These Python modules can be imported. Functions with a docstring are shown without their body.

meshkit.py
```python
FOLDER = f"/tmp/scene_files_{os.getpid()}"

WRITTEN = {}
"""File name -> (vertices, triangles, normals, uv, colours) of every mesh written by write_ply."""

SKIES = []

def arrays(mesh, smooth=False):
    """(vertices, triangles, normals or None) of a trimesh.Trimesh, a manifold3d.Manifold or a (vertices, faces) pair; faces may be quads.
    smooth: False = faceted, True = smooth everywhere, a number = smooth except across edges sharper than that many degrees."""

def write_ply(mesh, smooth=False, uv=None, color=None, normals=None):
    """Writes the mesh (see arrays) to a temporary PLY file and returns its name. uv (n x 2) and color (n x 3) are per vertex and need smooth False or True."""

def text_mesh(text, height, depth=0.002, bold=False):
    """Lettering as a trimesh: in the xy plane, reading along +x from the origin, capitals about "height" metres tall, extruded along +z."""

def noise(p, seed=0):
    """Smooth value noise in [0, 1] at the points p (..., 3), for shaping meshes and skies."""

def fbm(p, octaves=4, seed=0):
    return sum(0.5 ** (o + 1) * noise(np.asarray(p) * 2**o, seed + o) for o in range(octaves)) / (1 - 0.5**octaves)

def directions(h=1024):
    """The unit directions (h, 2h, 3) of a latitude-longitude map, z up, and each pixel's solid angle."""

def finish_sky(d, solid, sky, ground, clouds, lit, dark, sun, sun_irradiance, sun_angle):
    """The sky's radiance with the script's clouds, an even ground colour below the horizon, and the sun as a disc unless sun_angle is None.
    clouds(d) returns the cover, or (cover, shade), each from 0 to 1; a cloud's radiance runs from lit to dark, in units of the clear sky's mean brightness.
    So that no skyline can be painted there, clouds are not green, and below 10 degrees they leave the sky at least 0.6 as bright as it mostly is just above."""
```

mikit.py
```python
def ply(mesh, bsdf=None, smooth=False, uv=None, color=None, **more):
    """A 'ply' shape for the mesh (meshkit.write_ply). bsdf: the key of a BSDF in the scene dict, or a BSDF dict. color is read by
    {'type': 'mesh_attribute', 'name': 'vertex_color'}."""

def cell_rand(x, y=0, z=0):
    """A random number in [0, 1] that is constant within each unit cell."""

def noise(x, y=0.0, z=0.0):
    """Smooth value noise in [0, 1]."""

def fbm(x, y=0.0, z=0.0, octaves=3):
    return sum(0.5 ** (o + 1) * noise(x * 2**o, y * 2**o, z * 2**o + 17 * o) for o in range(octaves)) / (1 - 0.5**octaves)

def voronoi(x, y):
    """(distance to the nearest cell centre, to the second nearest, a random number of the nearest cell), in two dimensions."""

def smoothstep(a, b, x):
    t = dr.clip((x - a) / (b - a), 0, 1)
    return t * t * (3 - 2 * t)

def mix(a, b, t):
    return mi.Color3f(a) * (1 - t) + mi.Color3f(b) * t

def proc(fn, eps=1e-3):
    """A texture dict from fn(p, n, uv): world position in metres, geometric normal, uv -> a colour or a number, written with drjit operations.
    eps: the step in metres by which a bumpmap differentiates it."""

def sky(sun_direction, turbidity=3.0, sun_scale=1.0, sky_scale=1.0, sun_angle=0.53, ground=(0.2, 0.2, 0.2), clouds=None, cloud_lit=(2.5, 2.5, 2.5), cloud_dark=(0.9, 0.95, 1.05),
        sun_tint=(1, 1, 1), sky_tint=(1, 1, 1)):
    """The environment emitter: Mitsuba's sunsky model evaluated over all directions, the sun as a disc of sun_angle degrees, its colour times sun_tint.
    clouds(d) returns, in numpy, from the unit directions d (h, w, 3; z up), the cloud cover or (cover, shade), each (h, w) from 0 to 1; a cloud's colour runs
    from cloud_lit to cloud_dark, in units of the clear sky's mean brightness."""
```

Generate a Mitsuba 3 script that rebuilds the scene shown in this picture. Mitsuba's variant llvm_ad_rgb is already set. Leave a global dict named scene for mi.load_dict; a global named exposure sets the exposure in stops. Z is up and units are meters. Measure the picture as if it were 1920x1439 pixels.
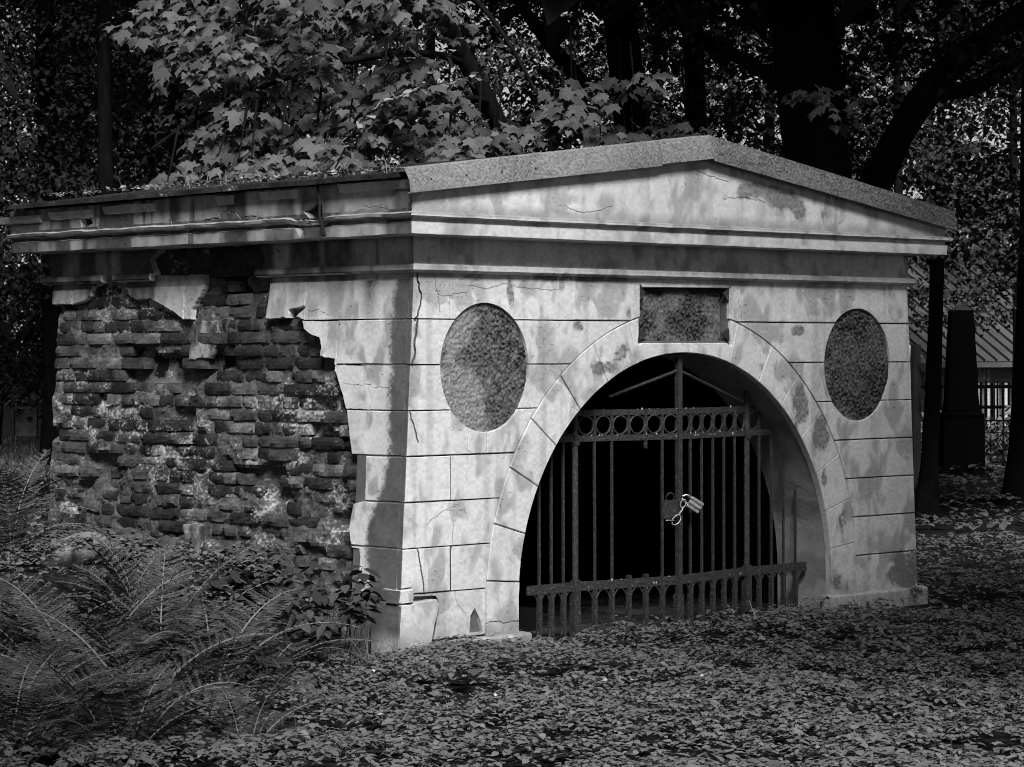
import math, random
import numpy as np, trimesh
import drjit as dr, mitsuba as mi, mikit
from mikit import proc, noise, fbm, smoothstep, mix, voronoi
from meshkit import noise as nnoise, fbm as nfbm
from shapely.geometry import Polygon, Point, LineString, box as sbox
from shapely.ops import unary_union
import shapely

T = mi.ScalarTransform4f
# ------------------------------------------------------------------ camera, sky, exposure
CAM = np.array([-10.053, -10.973, 1.6125])
YAW, PITCH, ROLL, FPX = math.radians(44.584), math.radians(-0.632), math.radians(-0.131), 5027.15
FWD = np.array([math.sin(YAW) * math.cos(PITCH), math.cos(YAW) * math.cos(PITCH), math.sin(PITCH)])
RGT = np.array([math.cos(YAW), -math.sin(YAW), 0.0])
UP0 = np.cross(RGT, FWD)
UP = -RGT * math.sin(ROLL) + UP0 * math.cos(ROLL)
scene, labels = {}, {}
scene['camera'] = {'type': 'perspective', 'fov': 2 * math.degrees(math.atan(960 / FPX)), 'fov_axis': 'x', 'near_clip': 0.5, 'far_clip': 600.0,
                   'to_world': T().look_at(origin=CAM.tolist(), target=(CAM + FWD).tolist(), up=UP.tolist())}
def sst(a, b, x):
    t = np.clip((x - a) / (b - a), 0, 1); return t * t * (3 - 2 * t)
# a hazy bright sky, paler low down, with the sun spread by thin cloud
scene['sky_light'] = mikit.sky((-0.58, -0.82, 0.92), turbidity=4, sun_scale=1.0, sun_angle=20, clouds=lambda d: (1.0, sst(.07, .30, d[..., 2])),
                               cloud_lit=(1.05, 1.05, 1.05), cloud_dark=(0.2, 0.2, 0.2), ground=(0.03, 0.03, 0.03), sun_tint=(0.814, 1.0, 1.37))
exposure = 2.5
R = np.random.default_rng(7)

# ------------------------------------------------------------------ helpers
COUNT = {}
def numbered(key):
    n = COUNT.get(key, 0); COUNT[key] = n + 1
    return key if n == 0 else f'{key}_{n:03d}'
def put(name, shape, parent=None, label=None, cat=None, group=None, kind=None):
    key = numbered((parent + '__' if parent else '') + name)
    scene[key] = shape
    tag(key, label, cat, group, kind)
    return key
def tag(key, label=None, cat=None, group=None, kind=None):
    d = {k: v for k, v in (('label', label), ('category', cat), ('group', group), ('kind', kind)) if v}
    if d: labels[key] = d
def thing(name, label, cat, group=None):
    key = numbered(name); tag(key, label, cat, group); return key
def P(mesh, m, smooth=False, color=None): return mikit.ply(mesh, m, smooth=smooth, color=color)
def cat_(ms): return trimesh.util.concatenate(ms)
def TM(v, f): return trimesh.Trimesh(np.asarray(v, float), np.asarray(f, int), process=False)
def bx(x0, x1, y0, y1, z0, z1):
    m = trimesh.creation.box(extents=(x1 - x0, y1 - y0, z1 - z0)); m.apply_translation(((x0 + x1) / 2, (y0 + y1) / 2, (z0 + z1) / 2)); return m
def cyl(p0, p1, r, s=8):
    return tube([p0, p1], [r, r], s)
def tube(pts, rad, s=8, wob=0.0, cap=True):
    p = np.asarray(pts, float); rad = np.broadcast_to(rad, (len(p),)); n = len(p)
    t = np.gradient(p, axis=0); t /= np.linalg.norm(t, axis=1, keepdims=True) + 1e-12
    ref = np.array([0, 0, 1.0]) if abs(t[0, 2]) < 0.9 else np.array([1.0, 0, 0])
    a = np.cross(t, ref); a /= np.linalg.norm(a, axis=1, keepdims=True) + 1e-12
    b = np.cross(t, a); ang = np.arange(s) * 2 * np.pi / s
    v = p[:, None] + rad[:, None, None] * (np.cos(ang)[None, :, None] * a[:, None] + np.sin(ang)[None, :, None] * b[:, None])
    if wob:
        c = p[:, None] * np.ones((1, s, 1)); d = v - c
        v = c + d * (1 + wob * 2 * (nfbm(v * 5.0 / max(rad.max() * 8, .3), 3) - .5))[..., None]
    i, j = np.meshgrid(np.arange(n - 1), np.arange(s), indexing='ij')
    q = np.stack([i * s + j, i * s + (j + 1) % s, (i + 1) * s + (j + 1) % s, (i + 1) * s + j], -1).reshape(-1, 4)
    f = [q[:, [0, 1, 2]], q[:, [0, 2, 3]]]
    v = v.reshape(-1, 3)
    if cap:
        k = len(v); v = np.vstack([v, p[:1], p[-1:]]); r_ = np.arange(s)
        f += [np.stack([(r_ + 1) % s, r_, r_ * 0 + k], 1), np.stack([r_ + (n - 1) * s, (r_ + 1) % s + (n - 1) * s, r_ * 0 + k + 1], 1)]
    m = TM(v, np.vstack(f))
    if m.volume < 0: m.invert()
    return m
def spline(pts, n=16):
    p = np.asarray(pts, float)
    from scipy.interpolate import CubicSpline
    t = np.r_[0, np.cumsum(np.linalg.norm(np.diff(p, axis=0), axis=1))]
    return CubicSpline(t, p)(np.linspace(0, t[-1], n)) if len(p) > 2 else p[0] + (p[1] - p[0]) * np.linspace(0, 1, n)[:, None]
def polys(g):
    if g.is_empty: return []
    return [x for x in getattr(g, 'geoms', [g]) if x.geom_type == 'Polygon' and x.area > 2e-4]
def dens(poly, step=0.03, jit=0.0, seed=0):
    """resample a polygon's rings and shake them a little, so that edges are not ruled"""
    def ring(r):
        c = np.asarray(shapely.segmentize(r, step).coords)[:-1]
        if jit:
            q = np.c_[c * 9.0, np.full(len(c), seed * .37)]
            c = c + jit * 2 * np.c_[nfbm(q, 3, 1) - .5, nfbm(q, 3, 5) - .5]
            if jit > .0035: c = c + jit * 1.3 * np.c_[nfbm(q * 6, 2, 2) - .5, nfbm(q * 6, 2, 6) - .5]
        return c
    p = Polygon(ring(poly.exterior), [ring(r) for r in poly.interiors])
    return p if p.is_valid else p.buffer(0)
def slab(poly, depth, bevel=0.003):
    """(a, b, d) vertices and faces: the polygon with a small chamfer at its front (d=0), going back to d=depth"""
    V, Fs = [], []
    for g in polys(poly):
        g = shapely.geometry.polygon.orient(g)
        rings = [np.asarray(g.exterior.coords)[:-1]] + [np.asarray(r.coords)[:-1] for r in g.interiors]
        ins = []
        for c in rings:
            e0, e1 = c - np.roll(c, 1, 0), np.roll(c, -1, 0) - c
            e0 /= np.linalg.norm(e0, axis=1, keepdims=True) + 1e-12; e1 /= np.linalg.norm(e1, axis=1, keepdims=True) + 1e-12
            n = np.c_[-e0[:, 1], e0[:, 0]] + np.c_[-e1[:, 1], e1[:, 0]]
            n /= np.maximum(np.linalg.norm(n, axis=1, keepdims=True), .6)
            ins.append(c + n * bevel)
        tri_poly = Polygon(ins[0], ins[1:])
        if not tri_poly.is_valid: ins, tri_poly = rings, g
        tv, tf = trimesh.creation.triangulate_polygon(tri_poly, engine='earcut')
        o = sum(len(v) for v in V); V.append(np.c_[tv, np.zeros(len(tv))]); 
        a2 = np.cross(tv[tf[:, 1]] - tv[tf[:, 0]], tv[tf[:, 2]] - tv[tf[:, 0]])
        tf = np.where((a2 < 0)[:, None], tf[:, ::-1], tf); Fs.append(tf + o)
        for c, i_ in zip(rings, ins):
            o = sum(len(v) for v in V); n = len(c); k = np.arange(n); k1 = (k + 1) % n
            V += [np.c_[i_, np.zeros(n)], np.c_[c, np.full(n, bevel)], np.c_[c, np.full(n, depth)]]
            for s in (0, 1):
                A, B = o + s * n, o + (s + 1) * n
                Fs += [np.stack([A + k, B + k, B + k1], 1), np.stack([A + k, B + k1, A + k1], 1)]
    return np.vstack(V), np.vstack(Fs)
XB = 0.06   # batter of the side walls
def xl(z): return -XB * (2.07 - z)
def front(poly, depth=.035, y=0.0, bevel=.003):
    if not polys(poly): return TM(np.zeros((3, 3)), [[0, 1, 2]])
    v, f = slab(poly, depth, bevel); return TM(np.c_[v[:, 0], y + v[:, 2], v[:, 1]], f)
def side(poly, depth=.05, x=0.0, bevel=.003, batter=True):
    v, f = slab(poly, depth, bevel)
    return TM(np.c_[(xl(v[:, 1]) if batter else 0) + x + v[:, 2], v[:, 0], v[:, 1]], f[:, ::-1])
def grid_mesh(P_):
    n, m = P_.shape[:2]; i, j = np.meshgrid(np.arange(n - 1), np.arange(m - 1), indexing='ij'); k = (i * m + j).ravel()
    return TM(P_.reshape(-1, 3), np.vstack([np.stack([k, k + m, k + m + 1], 1), np.stack([k, k + m + 1, k + 1], 1)]))
def scatter(tv, tf, M, cols=None):
    """one mesh of the template under many 4x4 matrices"""
    M = np.asarray(M); v = np.einsum('kij,nj->kni', M[:, :3, :3], tv) + M[:, None, :3, 3]
    f = tf[None] + (np.arange(len(M)) * len(tv))[:, None, None]
    c = None if cols is None else np.repeat(np.asarray(cols), len(tv), 0)
    return TM(v.reshape(-1, 3), f.reshape(-1, 3)), c
def basis(fw, upv, s, pos):
    """matrices whose y axis is fw, z axis near upv, scaled by s"""
    fw = fw / (np.linalg.norm(fw, axis=1, keepdims=True) + 1e-9)
    x = np.cross(fw, upv); x /= np.linalg.norm(x, axis=1, keepdims=True) + 1e-9
    z = np.cross(x, fw); M = np.zeros((len(fw), 4, 4)); s = np.broadcast_to(s, (len(fw),))[:, None]
    M[:, :3, 0], M[:, :3, 1], M[:, :3, 2], M[:, :3, 3], M[:, 3, 3] = x * s, fw * s, z * s, pos, 1
    return M
def at(lat, D, z): 
    """a point D metres ahead of where the photographer stood and lat metres to the right, at height z"""
    c, s = math.cos(YAW), math.sin(YAW)
    return np.array([CAM[0] + D * s + lat * c, CAM[1] + D * c - lat * s, z])

# ------------------------------------------------------------------ materials
def G(v): return {'type': 'rgb', 'value': [v, v, v]}
def lobe(p, x, z, rx, rz):
    return dr.exp(-(dr.square((p.x - x) / rx) + dr.square((p.z - z) / rz)))
STAINS = [(2.60, 2.61, .10, .07, .8), (2.75, 2.64, .08, .05, .6), (2.97, 2.58, .20, .10, .8), (3.14, 2.49, .07, .08, .6), (3.40, 2.50, .16, .07, .5), (2.05, 2.64, .03, .04, .5),
          (1.52, 1.53, .14, .06, .8), (1.68, 1.63, .12, .07, .7), (3.37, 1.27, .09, .16, 1.0), (3.58, 1.09, .09, .14, 1.0), (3.60, .80, .04, .12, .7), (.75, 1.95, .04, .08, .8),
          (1.20, 1.69, .12, .10, .4), (1.32, 1.78, .05, .04, .7), (3.33, 1.76, .09, .05, .8), (3.20, 1.95, .05, .12, .45), (3.95, 1.97, .16, .07, .4), (3.79, .50, .09, .14, .6), (3.78, .10, .2, .10, .6),
          (4.5, .16, .22, .14, 1.1), (3.05, 1.52, .16, .12, .4), (1.3, 2.06, .7, .04, .6), (.4, 1.9, .10, .06, .25), (1.16, 1.02, .10, .10, .4), (1.75, 1.86, .05, .08, .5), (1.22, 1.02, .06, .06, .5)]
def f_plaster(p, n, uv):
    big = fbm(p.x * 1.3, p.y * 1.3, p.z * 1.3, 2); mid = fbm(p.x * 6, p.y * 6 + 4, p.z * 4, 3); fine = fbm(p.x * 52, p.y * 52, p.z * 52, 2)
    wisp = fbm(p.x * 15 + 3 * mid, p.y * 15, p.z * 8 + 2 * mid, 3) * .75 + .25 * fine
    v = 0.57 + 0.14 * (big - .5) + 0.19 * (mid - .5) + .22 * (fine - .5)
    s = mi.Float(0)
    for x, z, rx, rz, k in STAINS: s = s + k * lobe(p, x, z, rx, rz)
    s = s * dr.select(p.y < .3, 1.0, 0.0)
    s = dr.clip(smoothstep(.34, .62, s * (.15 + 1.7 * wisp)) * (.55 + .9 * (fine - .2)), 0, 1)
    g = smoothstep(.50, .64, mid * .6 + wisp * .45) * .55                        # general weathering
    low = smoothstep(.20, -.05, p.z + .25 * (wisp - .5)) * .5                   # damp foot
    edge = (1 - smoothstep(2.39, 2.47, p.z + .06 * (mid - .5))) * smoothstep(2.37, 2.385, p.z) * .55      # dirt lying on the cornice
    run = smoothstep(.52, .80, fbm(p.x * 18, p.y * 18, p.z * .8, 2)) * .26
    speck = smoothstep(.80, .84, noise(p.x * 60, p.y * 60, p.z * 60) * .7 + .3 * mid) * .7
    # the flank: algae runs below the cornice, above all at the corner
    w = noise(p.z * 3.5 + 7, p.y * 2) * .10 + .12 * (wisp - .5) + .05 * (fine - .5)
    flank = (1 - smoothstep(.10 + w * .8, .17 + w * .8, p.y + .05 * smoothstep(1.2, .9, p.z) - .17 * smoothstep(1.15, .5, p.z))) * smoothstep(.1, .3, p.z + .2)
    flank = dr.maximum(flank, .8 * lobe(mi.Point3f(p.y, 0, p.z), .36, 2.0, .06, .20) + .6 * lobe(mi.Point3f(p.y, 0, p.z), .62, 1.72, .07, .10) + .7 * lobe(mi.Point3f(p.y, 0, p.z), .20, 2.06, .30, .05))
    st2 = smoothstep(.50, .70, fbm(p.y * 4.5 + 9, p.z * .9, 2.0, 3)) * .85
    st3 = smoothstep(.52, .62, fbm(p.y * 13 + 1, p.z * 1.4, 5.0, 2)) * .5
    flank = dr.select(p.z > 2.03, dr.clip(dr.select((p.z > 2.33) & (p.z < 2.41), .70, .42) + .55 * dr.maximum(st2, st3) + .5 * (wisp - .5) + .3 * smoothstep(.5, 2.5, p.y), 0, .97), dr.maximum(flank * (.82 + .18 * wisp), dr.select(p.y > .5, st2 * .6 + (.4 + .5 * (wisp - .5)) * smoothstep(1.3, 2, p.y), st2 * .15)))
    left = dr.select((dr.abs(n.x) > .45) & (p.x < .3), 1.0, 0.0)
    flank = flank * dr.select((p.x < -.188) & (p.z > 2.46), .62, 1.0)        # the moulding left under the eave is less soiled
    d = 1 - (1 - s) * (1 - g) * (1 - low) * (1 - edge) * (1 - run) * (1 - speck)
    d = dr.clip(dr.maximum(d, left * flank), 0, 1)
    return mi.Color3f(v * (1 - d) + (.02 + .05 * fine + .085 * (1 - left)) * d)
def f_plaster_h(p, n, uv):
    return fbm(p.x * 9, p.y * 9, p.z * 9, 2) * .8 + fbm(p.x * 60, p.y * 60, p.z * 60, 2) * .30
scene['plaster'] = {'type': 'bumpmap', 'arbitrary': proc(f_plaster_h, 2e-3), 'scale': 0.005, 'bsdf': {'type': 'twosided', 'bsdf': {'type': 'diffuse', 'reflectance': proc(f_plaster)}}}
scene['grime'] = {'type': 'twosided', 'bsdf': {'type': 'diffuse', 'reflectance': proc(lambda p, n, uv: mi.Color3f(.06 + .10 * fbm(p.x * 9, p.y * 9, p.z * 9, 3)))}}
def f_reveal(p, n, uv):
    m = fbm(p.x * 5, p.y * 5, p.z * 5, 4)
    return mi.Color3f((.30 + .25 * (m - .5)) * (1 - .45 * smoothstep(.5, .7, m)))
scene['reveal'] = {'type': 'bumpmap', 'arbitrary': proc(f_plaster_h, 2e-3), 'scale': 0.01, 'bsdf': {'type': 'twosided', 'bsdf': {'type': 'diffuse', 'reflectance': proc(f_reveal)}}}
scene['old_plaster'] = {'type': 'bumpmap', 'arbitrary': proc(f_plaster_h, 2e-3), 'scale': 0.012, 'bsdf': {'type': 'twosided', 'bsdf': {'type': 'diffuse', 'reflectance': proc(lambda p, n, uv: mi.Color3f(.05 + .22 * smoothstep(.35, .7, fbm(p.x * 14, p.y * 20, p.z * 7, 4))))}}}
def f_tondo(p, n, uv):
    m = fbm(p.x * 5 + 3, p.y, p.z * 5, 3); q = fbm(p.x * 70, p.y * 70, p.z * 70, 3)
    return mi.Color3f(dr.clip(.045 + dr.select(p.x < 2, .15, .05) * smoothstep(.10, -.26, p.x - .58 + 1.6 * (m - .5) + .25 * (p.z - 1.536)) * dr.select(p.x < 2, 1.0, 0.0) + dr.select((p.x > 1.8) & (p.x < 2.7), .09, .04) * smoothstep(.38, .66, m) + .28 * (q - .5), .01, .5))
scene['rough_render'] = {'type': 'twosided', 'bsdf': {'type': 'diffuse', 'reflectance': proc(f_tondo)}}
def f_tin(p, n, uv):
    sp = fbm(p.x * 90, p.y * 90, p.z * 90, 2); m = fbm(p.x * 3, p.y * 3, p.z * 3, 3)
    return mi.Color3f(dr.clip(.20 + .16 * (m - .5) + .34 * (sp - .5) - .07 * smoothstep(2.2, 2.3, p.x) - .05 * smoothstep(3.0, 4.2, p.x), .04, .6))  # darker right of the apex: tree shade put into the sheet colour
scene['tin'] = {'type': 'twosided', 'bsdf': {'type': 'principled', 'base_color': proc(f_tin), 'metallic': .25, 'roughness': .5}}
def f_iron(p, n, uv):
    q = fbm(p.x * 120, p.y * 120, p.z * 120, 3)
    return mi.Color3f(.022 + .06 * smoothstep(.52, .75, q))
scene['iron'] = {'type': 'twosided', 'bsdf': {'type': 'principled', 'base_color': proc(f_iron), 'roughness': .55, 'specular': .5}}
def brick_fn(base, pale):
    def f(p, n, uv):
        m = fbm(p.x * 12, p.y * 12, p.z * 12, 2); q = fbm(p.x * 70, p.y * 70, p.z * 70, 2); l = fbm(p.x * 3.1 + 5, p.y * 3.1, p.z * 3.1 + 2, 3)
        lime = smoothstep(.60 - pale, .74 - pale, .50 * l + .30 * m + .25 * q)
        return mi.Color3f(dr.clip(base * (.3 + 1.4 * m) * (1 - lime) * (.45 + 1.1 * q) + (.22 + .45 * (q - .45)) * lime, .008, .75))
    return f
for nm, b_, p_ in (('brick_dark', .028, -.03), ('brick_mid', .058, -.01), ('brick_pale', .11, .03), ('mortar', .085, .05)):
    scene[nm] = {'type': 'twosided', 'bsdf': {'type': 'diffuse', 'reflectance': proc(brick_fn(b_, p_))}}
scene['vault_shade'] = {'type': 'twosided', 'bsdf': {'type': 'diffuse', 'reflectance': G(.012)}}  # near-black colour stands in for the darkness inside the vault
scene['soil'] = {'type': 'twosided', 'bsdf': {'type': 'diffuse', 'reflectance': proc(lambda p, n, uv: mi.Color3f(.006 + .03 * fbm(p.x * 30, p.y * 30, 0.0, 3)))}}
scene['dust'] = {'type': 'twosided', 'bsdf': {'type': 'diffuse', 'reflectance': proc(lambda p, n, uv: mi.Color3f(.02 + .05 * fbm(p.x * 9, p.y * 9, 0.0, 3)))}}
scene['far_grass'] = {'type': 'twosided', 'bsdf': {'type': 'diffuse', 'reflectance': proc(lambda p, n, uv: mi.Color3f(.03 + .12 * fbm(p.x * 5, p.y * 5, 0.0, 4)))}}
def f_bark(p, n, uv): return mi.Color3f(.003 + .012 * fbm(p.x * 22, p.y * 22, p.z * 5, 3))
scene['bark'] = {'type': 'twosided', 'bsdf': {'type': 'diffuse', 'reflectance': proc(f_bark)}}
VC = {'type': 'mesh_attribute', 'name': 'vertex_color'}
scene['leaf'] = {'type': 'principledthin', 'base_color': VC, 'roughness': .55, 'diff_trans': .5, 'eta': 1.4}
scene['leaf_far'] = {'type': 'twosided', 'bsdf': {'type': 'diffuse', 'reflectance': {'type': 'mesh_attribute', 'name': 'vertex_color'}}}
scene['leaf_ground'] = {'type': 'twosided', 'bsdf': {'type': 'diffuse', 'reflectance': VC}}
scene['granite'] = {'type': 'twosided', 'bsdf': {'type': 'diffuse', 'reflectance': G(.006)}}
def f_stone(p, n, uv):
    return mi.Color3f(.16 + .22 * (fbm(p.x * 9, p.y * 9, p.z * 9, 4) - .4))
scene['stone'] = {'type': 'twosided', 'bsdf': {'type': 'diffuse', 'reflectance': proc(f_stone)}}
scene['wood'] = {'type': 'twosided', 'bsdf': {'type': 'diffuse', 'reflectance': proc(lambda p, n, uv: mi.Color3f(.07 + .07 * fbm(p.x * 3, p.y * 30, p.z * 3, 3)))}}
scene['slate'] = {'type': 'twosided', 'bsdf': {'type': 'diffuse', 'reflectance': proc(lambda p, n, uv: mi.Color3f(.05 + .05 * fbm(p.x * 2, p.y * 2, p.z, 3)))}}
scene['dark_wood'] = {'type': 'twosided', 'bsdf': {'type': 'diffuse', 'reflectance': G(.02)}}
scene['pale'] = {'type': 'twosided', 'bsdf': {'type': 'diffuse', 'reflectance': G(.6)}}
scene['steel'] = {'type': 'twosided', 'bsdf': {'type': 'principled', 'base_color': proc(lambda p, n, uv: mi.Color3f(.22 + .45 * fbm(p.x * 90, p.y * 90, p.z * 90, 2))), 'metallic': .7, 'roughness': .42}}

# ------------------------------------------------------------------ ground
def ground_z(x, y):
    x, y = np.asarray(x, float), np.asarray(y, float)
    c, s = math.cos(YAW), math.sin(YAW)
    D, lat = (x - CAM[0]) * s + (y - CAM[1]) * c, (x - CAM[0]) * c - (y - CAM[1]) * s
    bank = .50 * sst(.25, 1.3, y) * sst(.9, -.25, x) * (1 - .55 * sst(5.5, 14, y))
    fall = -.25 * sst(43, 54, D) * sst(2, 5, lat)
    n = .05 * (nfbm(np.stack([x * .9, y * .9, x * 0], -1), 3) - .5) + .02 * (nnoise(np.stack([x * 4, y * 4, x * 0], -1)) - .5)
    return -.085 + bank + fall + n * np.where(D < 60, 1, .3)
def patch(xs, ys):
    X, Y = np.meshgrid(xs, ys, indexing='ij'); return grid_mesh(np.stack([X, Y, ground_z(X, Y)], -1))
xs = np.unique(np.r_[-400, -150, -60, np.arange(-30, -6, 1.0), np.arange(-6, 9, .12), np.arange(9, 60, 1.0), 80, 150, 400])
put('ground', P(patch(xs, xs), 'soil', smooth=True), label='dark soil of the old graveyard under leafy ground cover', kind='structure')

# ------------------------------------------------------------------ the mausoleum
W, L, ZT = 4.495, 3.487, 2.068
AX, AZ, RI, RO = 2.2475, .183, 1.435, 1.697
MA = thing('mausoleum', 'low pale plastered crypt with arched iron gate, pediment and crumbling brick flank', 'mausoleum')
def arch_poly(r, zb=-.4, n=72):
    a = np.linspace(0, np.pi, n); c = np.c_[AX + r * np.cos(a), AZ + r * np.sin(a)]
    return Polygon(np.vstack([[AX + r, zb], c, [AX - r, zb]]))
XR = lambda z: W + .055 * (2.07 - z)
wall_out = Polygon([(xl(-.4), -.4), (XR(-.4), -.4), (XR(ZT), ZT), (xl(ZT), ZT)])
ell = lambda cx, k=1.0: shapely.affinity.scale(Point(cx, 1.536).buffer(1, 48), .350 * k, .368 * k)
T1, T2 = ell(.548), ell(W - .538)
PLQ = Polygon([(1.847, 1.688), (2.671, 1.690), (2.672, 2.020), (1.847, 2.012)])
LUG = unary_union([Polygon([(1.847, 1.99), (1.847, 2.035), (1.90, 1.985)]), Polygon([(2.672, 1.99), (2.69, 2.04), (2.62, 1.985)]), Polygon([(1.84, 1.675), (1.847, 1.73), (1.91, 1.72)]), Polygon([(2.671, 1.73), (2.68, 1.67), (2.61, 1.72)])])
PLQ_H = PLQ.union(LUG)
# the masonry behind the facing, with the passage of the arch
core = wall_out.buffer(-.006).difference(unary_union([arch_poly(RI + .012), PLQ_H, ell(.548, .99), ell(W - .538, .99)]))
g = front(core, depth=.39, y=.024, bevel=.001)
put('facade', P(g, 'grime'), MA)
# the passage's plastered soffit and jambs
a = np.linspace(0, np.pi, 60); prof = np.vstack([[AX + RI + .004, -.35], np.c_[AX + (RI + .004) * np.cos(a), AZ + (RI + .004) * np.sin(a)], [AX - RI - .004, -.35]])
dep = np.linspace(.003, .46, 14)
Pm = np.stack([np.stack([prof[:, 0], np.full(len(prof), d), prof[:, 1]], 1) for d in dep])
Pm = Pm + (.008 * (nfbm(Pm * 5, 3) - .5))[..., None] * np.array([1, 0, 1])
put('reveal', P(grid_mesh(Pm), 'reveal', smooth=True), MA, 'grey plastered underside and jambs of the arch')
# ashlar facing blocks with open joints
CRACKS = [[(.016, 2.078), (.032, 2.029), (.036, 1.992), (.057, 1.924), (.044, 1.881), (.011, 1.80)], [(.033, 1.81), (.019, 1.726), (.002, 1.665), (.014, 1.615), (-.015, 1.55)],
          [(-.043, 1.556), (-.052, 1.48), (-.062, 1.388), (-.060, 1.29)]]
THIN = [[(.151, 2.069), (.163, 1.976), (.18, 1.951), (.265, 1.94), (.291, 1.953), (.343, 1.956), (.406, 1.96), (.433, 1.996), (.45, 2.039)], [(.444, 2.004), (.559, 1.986), (.748, 2.021), (.793, 2.005), (.894, 1.991), (1.031, 1.989), (1.123, 1.986), (1.17, 1.999)],
        [(.18, 1.95), (.19, 1.85)], [(.422, 1.17), (.41, 1.02), (.40, .902), (.346, .783), (.296, .65), (.279, .516)], [(-.035, 1.30), (.0, 1.2), (.033, 1.116)], [(.092, .66), (.214, .729), (.346, .768)], [(.026, .53), (.05, .394), (.078, .27)], [(.30, .28), (.33, .19), (.37, .16), (.40, .14)]]
def wiggle(pts, amp, seed):
    c = np.asarray(shapely.segmentize(LineString(pts), .012).coords); q = np.c_[c * 35, np.full(len(c), seed)]
    return LineString(c + amp * 2 * np.c_[nfbm(q, 3, 2) - .5, nfbm(q, 3, 8) - .5])
crk = unary_union([wiggle(c, .012, i).buffer(.0062) for i, c in enumerate(CRACKS)] + [wiggle(c, .012, 20 + i).buffer(.0016) for i, c in enumerate(THIN)])
NICK = Polygon([(.461, .175), (.50, .11), (.523, .032), (.418, .031), (.427, .13)])
BROKE = Polygon([(-.3, -.2), (-.3, .312), (-.03, .318), (-.015, .268), (.16, .262), (.185, .222), (.10, -.2)])     # foot of the corner, broken off
HOLES = unary_union([arch_poly(RO + .004), T1, T2, PLQ_H, crk, NICK, BROKE])
ZJ = [2.066, 1.809, 1.554, 1.299, 1.044, .789, .534, .279, .014]
VJ = [[.272, .777, 1.274, 1.772, 2.763, 3.26], [1.024], [], [.561, 3.99], [.276, 4.224], [], [.274, 4.235], [.53]]
WIDE_V = {.561, .274}
nb = 0
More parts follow.
